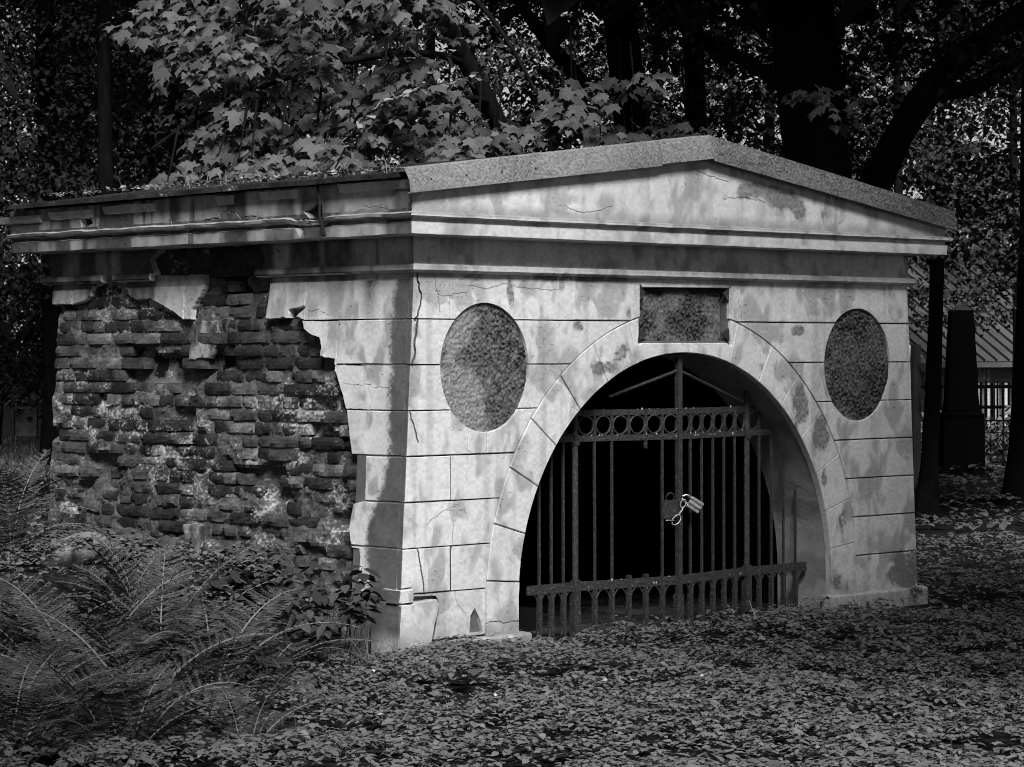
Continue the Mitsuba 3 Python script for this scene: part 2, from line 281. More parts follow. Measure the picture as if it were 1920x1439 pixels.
for k in range(8):
    zt, zb = ZJ[k] - (.004 if k else 0), ZJ[k + 1] + .004
    cuts = [-.3] + VJ[k] + [5.0]
    for x0, x1 in zip(cuts[:-1], cuts[1:]):
        gl, gr = (.0032 if x0 in WIDE_V else .0014), (.0032 if x1 in WIDE_V else .0014)
        r = sbox(x0 + gl, zb, x1 - gr, zt).intersection(wall_out).difference(HOLES)
        for q in polys(r):
            q = dens(q, .022, .0016, nb)
            for q2 in polys(q):
                put('block', P(front(q2, .034, .0015 * (nnoise(np.array([nb * 1.7, 0, 0])) - .5), .0035), 'plaster'), MA + '__facade'); nb += 1
# voussoirs
ANG = [0, 6.3, 16.4, 27.1, 38.4, 49.9, 60.6, 72.9, 84.0, 95.3, 107.2, 118.4, 129.8, 141.5, 152.6, 164.2, 175.4, 180]
ring = arch_poly(RO - .0035).difference(arch_poly(RI))
nb = 0
for a0, a1 in zip(ANG[:-1], ANG[1:]):
    def ray_(a, off): 
        t = math.radians(a); return np.array([AX - off * math.sin(t), AZ + off * math.cos(t)]), np.array([math.cos(t), math.sin(t)])
    gp = .0035 if a0 > 120 else .0016; gp1 = .0035 if a1 > 120 else .0016
    (p0, d0), (p1, d1) = ray_(a0, gp), ray_(a1, -gp1)
    wedge = Polygon([p0, p0 + d0 * 3, p1 + (d0 + d1) / np.linalg.norm(d0 + d1) * 4, p1 + d1 * 3, p1]).buffer(0)
    if a0 == 0: wedge = wedge.union(sbox(AX, .02, 6, AZ + .01))
    if a1 == 180: wedge = wedge.union(sbox(-2, .0, AX, AZ + .01))
    for q in polys(ring.intersection(wedge).difference(PLQ_H.buffer(.012)).difference(wiggle([(.52, .075), (.62, .085), (.7, .07), (.86, .078)], .01, 3).buffer(.003))):
        for q2 in polys(dens(q, .022, .0016, 50 + nb)):
            put('voussoir', P(front(q2, .05, -.001, .004), 'plaster'), MA + '__facade'); nb += 1
# roughcast roundels, set back in the wall
def tondo(cx, seed, label):
    h = .0062; u = np.arange(-.38, .3801, h); X, Z = np.meshgrid(u, u, indexing='ij')
    d = .026 - .011 * nfbm(np.stack([X * 62 + seed, Z * 62, X * 0], -1), 2) - .014 * nfbm(np.stack([X * 11 + seed, Z * 11, X * 0], -1), 4)
    m = grid_mesh(np.stack([X + cx, d + .004, Z + 1.536], -1)); keep = (np.hypot((m.triangles_center[:, 0] - cx) / .36, (m.triangles_center[:, 2] - 1.536) / .378) < 1)
    m.update_faces(keep); m.remove_unreferenced_vertices()
    put('roundel', P(m, 'rough_render', smooth=False), MA, label)
tondo(.548, 0, 'rough grey round panel with a paler left half, near the cracked corner'); tondo(W - .538, 40, 'rough dark round panel on the right side of the facade')
# the recess of a lost name plate over the arch
h = .007; X, Z = np.meshgrid(np.arange(1.82, 2.71, h), np.arange(1.66, 2.05, h), indexing='ij')
dd = .046 - .010 * nfbm(np.stack([X * 30, Z * 30, X * 0], -1), 3) + .05 * sst(.03, .0, X - 1.855) + .05 * sst(.03, 0, 2.665 - X) + .03 * sst(.025, 0, 2.01 - Z) - .008 * (np.abs(X - 2.46) < .05) * (Z < 1.86)
put('plaque_recess', P(grid_mesh(np.stack([X, dd + .006, Z], -1)), 'rough_render', smooth=True), MA, 'dark empty recess of a lost name plate above the arch')
for i, c in enumerate(([(1.851, 1.93), (1.851, 2.02), (1.90, 1.985)], [(2.668, 1.93), (2.672, 2.02), (2.62, 1.985)], [(1.851, 1.69), (1.851, 1.77), (1.92, 1.73)], [(2.67, 1.77), (2.676, 1.69), (2.60, 1.735)])):
    put('bracket', P(front(Polygon(c), .012, .004, .001), 'iron'), MA + '__plaque_recess')
# plinth
for nm, x0, x1, zt in (('plinth', .165, .87, .003), ('plinth', 3.60, XR(0) + .045, .036)):
    n = 40; xx = np.linspace(x0, x1, n); pr = [(-.05, -.35), (-.05, zt - .012), (-.038, zt), (.03, zt + .004)]
    Q = np.stack([np.stack([xx, np.full(n, o), np.full(n, z)], 1) for o, z in pr], 1)
    Q = Q + .010 * (nfbm(Q * 9, 3) - .5)[..., None] * np.array([0, 1, 1])
    m = cat_([grid_mesh(Q[::-1]), bx(x0, x1, -.044, .03, -.35, zt - .02)])
    put('plinth', P(m, 'plaster'), MA)
# broken foot of the corner: two loose lumps
def lump(poly_f, poly_s, dx, dy, rot):
    m = cat_([front(dens(poly_f, .02, .004, 3), .10, -.022, .006), side(dens(poly_s, .02, .004, 5), .10, -.022, .006)])
    m.apply_transform(trimesh.transformations.rotation_matrix(rot, [0, 1, 0], [-.1, 0, .1])); m.apply_translation((dx, dy, 0)); return m
put('loose_block', P(lump(Polygon([(-.145, .238), (-.128, .306), (-.03, .312), (-.022, .256), (-.06, .245)]), Polygon([(-.02, .236), (-.02, .306), (.13, .308), (.17, .285), (.18, .245)]), 0, 0, 0), 'plaster'), MA, 'cracked slab of plaster lying loose at the foot of the corner')
put('loose_block', P(lump(Polygon([(-.16, -.3), (-.135, .222), (-.06, .224), (.0, .238), (.145, .243), (.168, .22), (.13, .10), (.09, -.05), (.08, -.3)]), Polygon([(-.022, -.3), (-.022, .222), (.10, .240), (.19, .246), (.22, .10), (.20, -.3)]), .0, -.006, .0), 'plaster'), MA, 'broken grey corner foot of the wall leaning loose')
# ---- flank: plaster that is left, over brick
REG_A = Polygon([(.034, 2.066), (1.248, 2.066), (1.252, 1.987), (1.28, 1.826), (1.115, 1.824), (1.073, 1.824), (1.07, 1.871), (.994, 1.878), (.929, 1.896), (.915, 1.889), (1.0, 1.83), (.942, 1.81), (.92, 1.761), (.842, 1.724), (.785, 1.711), (.763, 1.663), (.769, 1.608),
    (.722, 1.596), (.638, 1.59), (.634, 1.518), (.592, 1.446), (.551, 1.374), (.519, 1.302), (.499, 1.219), (.48, 1.124), (.457, 1.046), (.331, 1.044), (.336, 1.032), (.33, .789), (.427, .767), (.449, .683), (.455, .635), (.442, .565), (.421, .524), (.358, .521), (.346, .475), (.35, .403), (.355, .332), (.325, .27), (.034, .27)])
side_crk = unary_union([wiggle(c, .012, 70 + i).buffer(.0016) for i, c in enumerate([[(.34, 2.06), (.345, 1.94), (.36, 1.82)], [(.30, 1.43), (.2, 1.42), (.12, 1.45)], [(.9, 1.86), (.8, 1.87), (.7, 1.83)], [(.321, 1.447), (.48, 1.44), (.56, 1.452)], [(.70, 1.80), (.74, 1.72)]])])
SVJ = [[.92], [.627], [.321], [], [], [], [], []]
nb = 0
for k in range(7):
    zt, zb = ZJ[k] - (.004 if k else 0), ZJ[k + 1] + .004
    cuts = [0] + SVJ[k] + [2]
    for y0, y1 in zip(cuts[:-1], cuts[1:]):
        for q in polys(sbox(y0 + .0025, zb, y1 - .0025, zt).intersection(REG_A).difference(side_crk)):
            for q2 in polys(dens(q, .012, .008 if y0 > .3 else .003, 90 + nb)):
                put('plaster_block', P(side(q2, .055, .0, .004), 'plaster'), MA); nb += 1
PATCHES = [([(3.45, 2.10), (3.469, 1.939), (3.323, 1.93), (3.14, 1.948), (3.052, 1.993), (3.033, 2.047), (2.922, 2.066), (2.75, 2.085), (2.75, 2.10)], 'ragged patch of plaster left at the far end of the flank'),
           ([(2.677, 2.10), (2.677, 2.073), (2.638, 1.986), (2.558, 1.952), (2.428, 1.957), (2.319, 1.929), (2.231, 1.895), (2.144, 1.862), (2.089, 1.829), (1.995, 1.831), (1.99, 1.898), (1.94, 1.95), (1.9, 2.0), (1.887, 2.10)], 'ragged hanging patch of plaster left above the bricks'),
           ([(2.005, 1.815), (1.767, 1.812), (1.759, 1.692), (1.813, 1.59), (2.04, 1.578), (2.025, 1.667), (1.978, 1.731)], 'small scrap of plaster left in the middle of the bricks')]
vcut = unary_union([sbox(2.07, 1.7, 2.075, 2.2), sbox(3.24, 1.8, 3.244, 2.2)])
for i, (c, lab) in enumerate(PATCHES):
    for q in polys(Polygon(c).difference(vcut)):
        for q2 in polys(dens(q, .012, .012, 120 + i)):
            put('plaster_patch', P(side(q2, .05 if i < 2 else .03, .006 if i < 2 else .030, .006), 'plaster' if i < 2 else 'old_plaster'), MA, lab); lab = None
# brickwork: a rough bed, and each brick
def wallwave(y, z):
    q = np.stack([np.asarray(y, float), np.asarray(z, float), np.zeros_like(np.asarray(y, float))], -1)
    return .11 * np.clip(nfbm(q * 2.3 + 4, 3) - .46, -.12, .3) * sst(2.0, 1.5, np.asarray(z, float))
yy, zz = np.arange(.03, L - .04, .022), np.arange(-.3, 2.11, .018)
Y, Z = np.meshgrid(yy, zz, indexing='ij'); q = np.stack([Y, Z, Y * 0], -1)
bedx = xl(Z) + .053 + wallwave(Y, Z) + .035 * (nfbm(q * 9, 3) - .5) + .02 * (nfbm(q * 38, 2) - .5) + .07 * sst(.57, .70, nfbm(np.stack([Y * 2.4, Z * 4.5, Y * 0], -1), 3))
bed = grid_mesh(np.stack([bedx, Y, Z], -1)[::-1])
put('brick_wall', P(bed, 'mortar', smooth=False), MA, 'bare weathered brickwork of the flank')
cover = unary_union([REG_A.buffer(-.03)] + [Polygon(c).buffer(-.03) for c, _ in PATCHES[:2]])
def brick(y0, y1, z0, z1, out, seed, rough):
    nu, nv = (6, 4); u = np.linspace(0, 1, nu); w = np.linspace(0, 1, nv)
    U, V = np.meshgrid(u, w, indexing='ij'); Yb, Zb = y0 + (y1 - y0) * U, z0 + (z1 - z0) * V
    q = np.stack([Yb * 14, Zb * 22, np.full_like(Yb, seed * 3.1)], -1)
    er = (nfbm(q, 3) - .5) * rough
    rim = ((U == 0) | (U == 1) | (V == 0) | (V == 1)).astype(float); cor = ((U == 0) | (U == 1)).astype(float) * ((V == 0) | (V == 1))
    Xb = xl(Zb) + out + er * 1.25 + rim * (.003 + .16 * rough * nnoise(q * 2.1)) + cor * .4 * rough
    Yb = Yb + (nfbm(q + 31, 2) - .5) * .022; Zb = Zb + (nfbm(q + 57, 2) - .5) * .014
    tilt = (nnoise(np.array([seed, 3.3, 0.])) - .5) * .05; Zb = Zb + (U - .5) * (y1 - y0) * tilt
    F_ = np.stack([Xb, Yb, Zb], -1); m1 = grid_mesh(F_[::-1])
    idx = [(i, 0) for i in range(nu)] + [(nu - 1, j) for j in range(1, nv)] + [(i, nv - 1) for i in range(nu - 2, -1, -1)] + [(0, j) for j in range(nv - 2, 0, -1)]
    r0 = np.array([F_[i, j] for i, j in idx]); r1 = r0 + [.11, 0, 0]; n = len(r0); k = np.arange(n); k1 = (k + 1) % n
    m2 = TM(np.vstack([r0, r1]), np.vstack([np.stack([k, k1, n + k1], 1), np.stack([k, n + k1, n + k], 1)]))
    return cat_([m1, m2])
rb = random.Random(5); BR = []
C = .0765; nrow = 30; seed = 0
for r in range(nrow):
    z0 = -.16 + C * r + .006; z1 = z0 + .064
    if z1 > 2.12: break
    y = .06 - rb.random() * .2; kind = r % 2
    while y < L - .05:
        ln = (.245 if (kind + (rb.random() < .25)) % 2 == 0 else .118) * rb.uniform(.93, 1.06)
        y0, y1 = max(y, .05), min(y + ln, L - .06 - .05 * max(0, nnoise(np.array([r * .7, 1.0, 2.0]))) * (z0 < 1.3))
        y += ln + .013; seed += 1
        if y1 - y0 < .05: continue
        rect = sbox(y0, z0, y1, z1)
        if cover.contains(rect): continue
        q = np.array([(y0 + y1) / 2 * 2.4, z0 * 4.5, 0.0]); e = nfbm(q, 3); low = sst(1.5, .5, z0)
        loss = e + rb.gauss(0, .12) + .07 * low
        if loss > .73: continue                                            # fallen out
        out = .036 + float(wallwave((y0 + y1) / 2, z0)) + (.06 + .03 * low) * max(0, loss - .50) + rb.gauss(0, .009)
        if z1 > 1.75: out = max(out, .042)
        BR.append((y0, y1, z0, z1, out, seed, .012 + .03 * low * rb.random() + .010 * rb.random(), rb.random() + .35 * (nfbm(q * .7 + 9, 2) - .5)))
def bm(t): return 'brick_dark' if t < .42 else 'brick_mid' if t < .8 else 'brick_pale'
def shown(b): return (b[2] < .45) * 2 + (b[2] < .6) * (b[0] > 1.2) * 2 + b[0] * .15          # the nearest and least covered first
BR.sort(key=shown)
for b in BR[:300]: put('brick', P(brick(*b[:7]), bm(b[7]), smooth=False), MA + '__brick_wall')
rest = BR[300:]
for m_ in ('brick_dark', 'brick_mid'):
    s_ = [brick(*b[:7]) for b in rest if (m_ == 'brick_dark') == (b[7] < .42)]
    if s_: put('far_bricks', P(cat_(s_), m_), MA + '__brick_wall', 'weathered bricks low down and at the far end of the flank', kind='stuff')
# rubble spilled off the foot of the flank
ms = []
for i in range(150):
    y = rb.uniform(.5, 3.6); s = rb.uniform(.02, .06); x = -.13 - abs(rb.gauss(0, .10)); m = trimesh.creation.icosphere(1, s)
    m.vertices *= 1 + .5 * (nnoise(m.vertices * 30 + i) - .5)[:, None]; m.apply_scale((rb.uniform(.7, 1.5), rb.uniform(.8, 1.6), rb.uniform(.6, 1)))
    m.apply_translation((x, y, float(ground_z(x, y)) + .06 + .3 * max(0, .2 + x) )); ms.append(m)
put('rubble', P(cat_(ms), 'brick_mid', smooth=False), label='crumbled brick and mortar lying along the foot of the flank', kind='stuff')
# flank masonry, back and right walls, vault
put('side_masonry', P(cat_([bx(.10, .42, .40, L - .05, -.3, 2.1), bx(W - .42, W - .003, .42, L - .05, -.3, 2.1), bx(.1, W - .1, L - .4, L - .06, -.3, 2.1)]), 'vault_shade'), MA)
put('vault_ceiling', P(bx(.2, W - .2, .42, L - .1, 1.9, 2.25), 'vault_shade'), MA)
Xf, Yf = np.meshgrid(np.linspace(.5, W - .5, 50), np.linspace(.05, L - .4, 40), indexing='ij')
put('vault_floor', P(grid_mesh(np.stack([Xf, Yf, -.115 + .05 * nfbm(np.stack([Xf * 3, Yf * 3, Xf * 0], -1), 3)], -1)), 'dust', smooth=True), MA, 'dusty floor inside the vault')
put('vault_step', P(bx(.45, 1.62, .62, 1.6, -.2, .05), 'vault_shade'), MA)
# ---- mouldings: a profile carried round front and flank
def sweep(prof, which, a0, a1, amp, step=.035, seed=0, brk=None):
    """profile [(out, z)...] along the front (which='x') or the left flank ('y'), mitred at the corner"""
    n = max(2, int((a1 - a0) / step)); t = np.linspace(0, 1, n); rows = []
    for o, z in prof:
        if which == 'x':
            s0, s1 = (-o if a0 <= 0 else a0), (W + o if a1 >= W else a1)
            s = s0 + (s1 - s0) * t; rows.append(np.stack([s, np.full(n, -o), np.full(n, z)], 1))
        else:
            s0, s1 = (-o if a0 <= 0 else a0), (a1 + o if a1 >= L - .06 else a1)
            s = s0 + (s1 - s0) * t; rows.append(np.stack([np.full(n, -o), s, np.full(n, z)], 1))
    Q = np.stack(rows, 1); d = (nfbm(Q * 8 + seed, 4) - .5) * 2 * amp
    k = (np.abs(Q[:, :, 0] + .0) > 0)
    Q = Q + d[..., None] * (np.array([0, 1, 1.0]) if which == 'x' else np.array([1.0, 0, 1.0]))
    if brk is not None: Q = brk(Q)
    if which == 'x': Q = Q[::-1]
    m = grid_mesh(Q)
    caps = []
    for row in (Q[0], Q[-1]):
        c = row.mean(0); k = len(row); v = np.vstack([row, c]); f = [(i, (i + 1) % k, k) for i in range(k)]; caps.append(TM(v, f))
    return cat_([m] + caps)
ARCHI = [(-.05, 2.064), (.022, 2.066), (.038, 2.074), (.044, 2.082), (.044, 2.106), (.034, 2.114), (-.05, 2.118)]
CORN = [(-.05, 2.262), (.150, 2.268), (.187, 2.272), (.190, 2.334), (.180, 2.338), (.172, 2.356), (.196, 2.362), (.216, 2.368), (.216, 2.384), (.185, 2.394), (-.05, 2.40)]
put('frieze', P(cat_([front(sbox(-.004, 2.108, W + .004, 2.27), .05, -.002, .001)]), 'plaster'), MA)
put('frieze', P(side(dens(Polygon([(.02, 2.10), (1.34, 2.10), (1.30, 2.18), (1.36, 2.27), (.02, 2.27)]), .02, .008, 7), .05, 0, .003, batter=False), 'plaster'), MA)
put('frieze', P(side(dens(Polygon([(2.37, 2.10), (3.48, 2.10), (3.48, 2.27), (2.30, 2.27), (2.42, 2.2)]), .02, .008, 8), .05, 0, .003, batter=False), 'plaster'), MA)
put('frieze_masonry', P(cat_([bx(.05, .3, .05, L - .05, 2.08, 2.6), bx(.06, W - .01, .05, .4, 2.06, 2.6)]), 'brick_dark'), MA)
put('moulding', P(sweep(ARCHI, 'x', 0, W, .0022), 'plaster', smooth=30), MA)
for a0, a1 in ((0, 1.34), (2.37, 2.75), (2.87, 3.49)):
    put('moulding', P(sweep(ARCHI, 'y', a0, a1, .005, seed=3), 'plaster', smooth=30), MA)
put('cornice', P(sweep(CORN, 'x', 0, W, .003, seed=9), 'plaster', smooth=30), MA)
def nibble(Q):
    w = sst(.50, .58, Q[..., 1]) * sst(.86, .76, Q[..., 1]) * (Q[..., 2] > 2.335)
    Q = Q.copy(); Q[..., 0] += .035 * w * (.4 + nfbm(Q * 25, 2)); Q[..., 2] -= .022 * w * nfbm(Q * 30, 2); return Q
put('cornice', P(sweep(CORN, 'y', 0, L - .05, .010, seed=12, brk=nibble), 'plaster', smooth=30), MA)
put('cornice', P(sweep([(o, z) for o, z in CORN], 'y', 0, L, .004).apply_transform(np.array([[-1, 0, 0, W], [0, 1, 0, 0], [0, 0, 1, 0], [0, 0, 0, 1.0]])), 'plaster'), MA)
# pediment
ty = Polygon([(-.18, 2.385), (W + .18, 2.385), (W + .18, 2.47), (AX, 2.85), (-.18, 2.53)])
tc = unary_union([wiggle(c, .012, 60 + i).buffer(.0015) for i, c in enumerate([[(1.026, 2.468), (1.115, 2.431), (1.22, 2.435), (1.316, 2.45), (1.43, 2.486)], [(2.161, 2.724), (2.283, 2.688), (2.457, 2.662)], [(2.4, 2.56), (2.6, 2.575), (2.8, 2.55)]])])
put('pediment', P(front(ty.difference(tc), .03, -.182, .002), 'plaster'), MA)
put('pediment', P(front(ty.buffer(-.01), .3, -.16, .002), 'grime'), MA)
# parapet of the flank
hole = Polygon([(.736, 2.426), (.643, 2.482), (.569, 2.461), (.561, 2.39), (.68, 2.385)])
par = Polygon([(-.15, 2.385), (L + .17, 2.385), (L + .17, 2.54), (-.15, 2.575)])
pc = unary_union([wiggle(c, .02, 80 + i).buffer(b) for i, (c, b) in enumerate([([(1.1, 2.39), (1.16, 2.42), (1.3, 2.41), (1.36, 2.44), (1.48, 2.45), (1.52, 2.42), (1.66, 2.405)], .004), ([(1.66, 2.405), (1.66, 2.54)], .002), ([(1.95, 2.39), (1.97, 2.42), (2.02, 2.43)], .0025), ([(.76, 2.54), (.95, 2.53), (1.05, 2.55)], .003), ([(0.0, 2.41), (.2, 2.43), (.3, 2.40)], .0015), ([(2.70, 2.385), (2.71, 2.53)], .0025)])]
                  + [hole, Polygon([(2.906, 2.478), (2.79, 2.47), (2.76, 2.43), (2.88, 2.41)])])
for q in polys(par.difference(pc)):
    for q2 in polys(dens(q, .03, .006, 30)): put('parapet', P(side(q2, .05, -.180, .004, batter=False), 'plaster'), MA)
put('parapet_core', P(bx(-.125, .1, -.1, L + .13, 2.39, 2.57), 'brick_dark'), MA)
for a0, a1, dz in ((-.14, .40, 0), (.75, 1.10, -.004), (1.36, 1.5, -.006), (2.1, 2.62, -.012), (2.75, 3.2, -.02), (3.3, 3.56, -.026)):
    z = 2.566 - .004 + dz - .010 * a0
    m = sweep([(.15, z - .052), (.192, z - .045), (.205, z - .02), (.212, z), (.15, z + .006)], 'y', a0 if a0 > 0 else .001 + a0, a1, .006, seed=a0 * 7)
    put('crown_moulding', P(m, 'plaster', smooth=30), MA)
# roof
def roof_z(x): return np.where(x < AX, 2.600 + (2.905 - 2.600) * (x + .25) / (AX + .25), 2.905 - (2.905 - 2.53) * (x - AX) / (W + .25 - AX))
xx = np.r_[np.linspace(-.262, AX, 24), np.linspace(AX, W + .25, 24)[1:]]; yy = np.linspace(-.15, L + .09, 60)
X, Y = np.meshgrid(xx, yy, indexing='ij'); Zr = roof_z(X) - .012 * (Y / L) * sst(AX, -.25, X) * 2 + .010 * (nfbm(np.stack([X * 2, Y * 4, X * 0], -1), 3) - .5)
top = np.stack([X + .012 * (nfbm(np.stack([X * 0, Y * 5, X * 0], -1), 3) - .5), Y, Zr], -1)
put('roof', P(cat_([grid_mesh(top), grid_mesh((top - [0, 0, .026])[::-1])] + [grid_mesh(np.stack([e, e - [0, 0, .026]], 0)) for e in (top[0], top[-1, ::-1], top[:, -1], top[::-1, 0])]), 'brick_dark'), MA, 'low pitched roof littered with leaves')
# sheet-metal flashing on the rake
def sheet(xa, xb, dz, lip, hem=.012):
    def pt(x, which):
        s = 1 if x <= AX else 0; L_ = (x + .25) / (AX + .25) if s else (W + .25 - x) / (W + .25 - AX)
        zb = (2.482 + (2.779 - 2.482) * L_) if s else (2.427 + (2.779 - 2.427) * L_)
        zt = (2.622 + (2.937 - 2.622) * L_) if s else (2.566 + (2.937 - 2.566) * L_)
        return zb, zt
    n = 14; xx = np.linspace(xa, xb, n); rows = []
    for x in xx:
        zb, zt = pt(x, 0); zb += dz; b = .004 * math.sin(x * 3.1)
        off = -.02 if xa < -.2 and x < xa + .01 else 0
        rows.append([[x, -.216 - lip, zb + .006], [x, -.236 - lip, zb + b * .5], [x, -.240 - lip, zb + .004], [x, -.232 - lip + b, zb + .07], [x + off, -.212 - lip, zt - .004], [x + off, -.205 - lip, zt + .001], [x + off, -.10, zt + .004]])
    return grid_mesh(np.array(rows))
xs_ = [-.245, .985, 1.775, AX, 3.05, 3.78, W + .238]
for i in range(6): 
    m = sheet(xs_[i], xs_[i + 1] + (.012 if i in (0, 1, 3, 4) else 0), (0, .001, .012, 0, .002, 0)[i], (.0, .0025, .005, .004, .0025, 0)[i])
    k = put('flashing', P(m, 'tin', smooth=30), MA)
    for x in np.arange(xs_[i] + .16, xs_[i + 1] - .08, .27):
        s = x <= AX; L_ = (x + .25) / (AX + .25) if s else (W + .25 - x) / (W + .25 - AX); z = 2.55 + .297 * L_ if s else 2.495 + .352 * L_
        put('nail', P(cyl([x, -.236, z], [x, -.215, z], .006, 6), 'iron'), k)
# conductor cable hanging down over the parapet
tag(put('cable', P(tube(spline([(-.12, .53, 2.70), (-.19, .54, 2.64), (-.225, .55, 2.58), (-.222, .54, 2.47), (-.232, .53, 2.40), (-.226, .515, 2.33), (-.224, .50, 2.28)], 30), np.linspace(.007, .010, 30), 7, .4), 'dark_wood')), 'dark cable hanging over the parapet of the flank', 'cable')

# ------------------------------------------------------------------ iron gate
GT = thing('iron_gate', 'rusty two-leaf iron gate with a ring band, standing in the arch', 'gate')
ZB0, ZB1, ZL0, ZL1, ZT0, ZT1 = .190, .244, 1.085, 1.122, 1.240, 1.275
def bar(p0, p1, w, d=None):
    p0, p1 = np.array(p0, float), np.array(p1, float); ax = p1 - p0; ln = np.linalg.norm(ax); m = trimesh.creation.box(extents=(w, d or w, ln))
    z = ax / ln; x = np.cross([0, 1, 0], z); x = x / np.linalg.norm(x) if np.linalg.norm(x) > .1 else np.array([1., 0, 0]); y = np.cross(z, x)
    M = np.eye(4); M[:3, 0], M[:3, 1], M[:3, 2], M[:3, 3] = x, y, z, (p0 + p1) / 2; m.apply_transform(M); return m
def rail(a, b, z0, z1, th=.012):
    a, b = np.array(a), np.array(b); d = (b - a) / np.linalg.norm(b - a); nrm = np.array([-d[1], d[0]]) * th / 2
    c = [np.r_[q, z] for z in (z0, z1) for q in (a - nrm, b - nrm, b + nrm, a + nrm)]
    return trimesh.convex.convex_hull(np.array(c))
def torus(c, r, t, d, n=22):
    a = np.linspace(0, 2 * np.pi, n, endpoint=False); dx = np.r_[d, 0.0]; ny = np.array([-d[1], d[0], 0])
    rr = [(r - t, -.006), (r, -.008), (r + t, -.006), (r + t, .006), (r - t, .006)]
    V = np.array([[np.array(c) + q * (dx * math.cos(t_) + np.array([0, 0, 1]) * math.sin(t_)) + ny * h for q, h in rr] for t_ in a]); V = np.concatenate([V, V[:1]]); V = np.concatenate([V, V[:, :1]], 1)
    m = grid_mesh(V); return m
def rivet(p, r=.007):
    m = trimesh.creation.icosphere(1, r); m.apply_translation(p); return m
def topz(x):     # the arch above a point of the gate
    d = RI - .02; return AZ + math.sqrt(max(0, d * d - (x - AX) ** 2)) if abs(x - AX) < d else AZ
def gate_panel(root, a, b, nrod, skip=(), ring_ok=lambda i: True, rods_full=True, drops=(), fixed=False):
    a, b = np.array(a, float), np.array(b, float); d = (b - a) / np.linalg.norm(b - a); ln = np.linalg.norm(b - a); out = np.array([d[1], -d[0]])
    def seg(z0, z1):
        lo, hi = 0.0, ln
        ts = [t for t in np.linspace(0, ln, 80) if topz((a + d * t)[0]) > z1 - .01]
        return (a + d * min(ts), a + d * max(ts)) if ts else None
    for z0, z1, nm in ((ZB0, ZB1, 'bottom_rail'), (ZL0, ZL1, 'middle_rail'), (ZT0, ZT1, 'top_rail')):
        s = seg(z0, z1)
        if s is None: continue
        k = put(nm, P(rail(s[0], s[1], z0, z1), 'iron'), root)
        nn = max(2, int(np.linalg.norm(s[1] - s[0]) / .078)); rv = []
        for t in (np.arange(nn) + .5) / nn:
            q = s[0] + (s[1] - s[0]) * t + out * .006; rv.append(rivet(np.r_[q, (z0 + z1) / 2 + .004 * math.sin(t * 40)]))
        put('rivets', P(cat_(rv), 'iron'), k, kind='stuff')
    gap = ln / (nrod + 1)
    for i in range(nrod):
        q = a + d * gap * (i + 1); zt = min(ZT0, topz(q[0]) - .0)
        if zt < .3: zt = .3
        if i in skip:
            m = [bar([*q, -.12], [*q, ZB1 + .022], .026)]
        else:
            zz = np.array([ZB1 - .02, zt]); m = [bar([*q, -.12], [*q, ZB0], .026), bar([*q, ZB0 - .01], [*q, zt], .0135)]
        if topz(q[0]) > ZT0:
            if i in skip: put('rod_stub', P(bar([*q, ZL0 - (.05 if i == 3 else 0)], [*q, ZT1], .016), 'iron'), root)
            else: m.append(bar([*q, ZL0], [*q, ZT1], .016))
        for s in (-1, 1):                                               # little arches under the bottom rail
            aa = np.linspace(0, np.pi / 2, 7); r = gap * .42
            pts = [np.r_[q + d * s * (.011 + r * (1 - math.cos(t))), ZB0 - .105 * .9 + .095 * math.sin(t)] for t in aa]
            m.append(tube(pts, .0045, 5))
            pts = [np.r_[q + d * s * (.012 + .03 * (t ** 2)), -.02 - .09 * t] for t in np.linspace(0, 1, 5)]; m.append(tube(pts, .006, 5))
        put('rod', P(cat_(m), 'iron'), root)
    for i in range(nrod + 1):
        c = a + d * gap * (i + .5)
        if topz(c[0]) > ZT0 - .03 and ring_ok(i):
            put('ring', P(torus(np.r_[c, (ZL1 + ZT0) / 2], .0555, .0042, d), 'iron', smooth=40), root)
HL, HR, CE = np.array([1.487, .2]), np.array([3.067, .2]), np.array([2.272, .07])

for nm, a_, b_, skip in (('leaf', HL, CE, (2, 3)), ('leaf', HR, CE, ())):
    root = numbered(GT + '__' + nm); gate_panel(root, a_ + (b_ - a_) * .02, b_, 5, skip)
    if skip:
        put('centre_bar', P(cat_([bar([*CE, -.12], [*CE, 1.592], .037, .03), bar([CE[0] - .004, CE[1], -.12], [CE[0] - .004, CE[1], ZB0 - .06], .062, .035)]), 'iron'), root)
        put('brace', P(tube([[1.72, .14, 1.352], [*(CE + [-.01, .0]), 1.508]], .010, 7), 'iron'), root)
        put('lock_plate', P(cat_([bx(2.135, 2.255, .062, .074, .600, .712)]).apply_transform(trimesh.transformations.rotation_matrix(-.165, [0, 0, 1], [2.25, .07, 0])), 'iron'), root)
    else: put('brace', P(tube([[*(CE + [.01, .0]), 1.508], [3.0, .17, 1.30]], .010, 7), 'iron'), root)
for c in (HL, HR):
    zt = 1.33 if c is HL else 1.40
    k = put('post', P(cat_([cyl([*c, ZB1], [*c, zt], .019, 10), bx(c[0] - .026, c[0] + .026, c[1] - .022, c[1] + .022, -.12, ZB0), bx(c[0] - .023, c[0] + .023, c[1] - .026, c[1] + .02, ZB0 - .004, ZB1 + .012), bx(c[0] - .020, c[0] + .020, c[1] - .023, c[1] + .018, ZL0 - .02, ZL1 + .004)]), 'iron', smooth=30), GT)
for a_, b_, n in (((HL[0] - 3.03 * .1345, .2), (HL[0], .2), 3), ((HR[0], .2), (HR[0] + .61, .2), 4)):
    root = numbered(GT + '__side_panel'); b2 = np.array(b_)
    gate_panel(root, a_ if n == 3 else np.array(a_), b_, n)
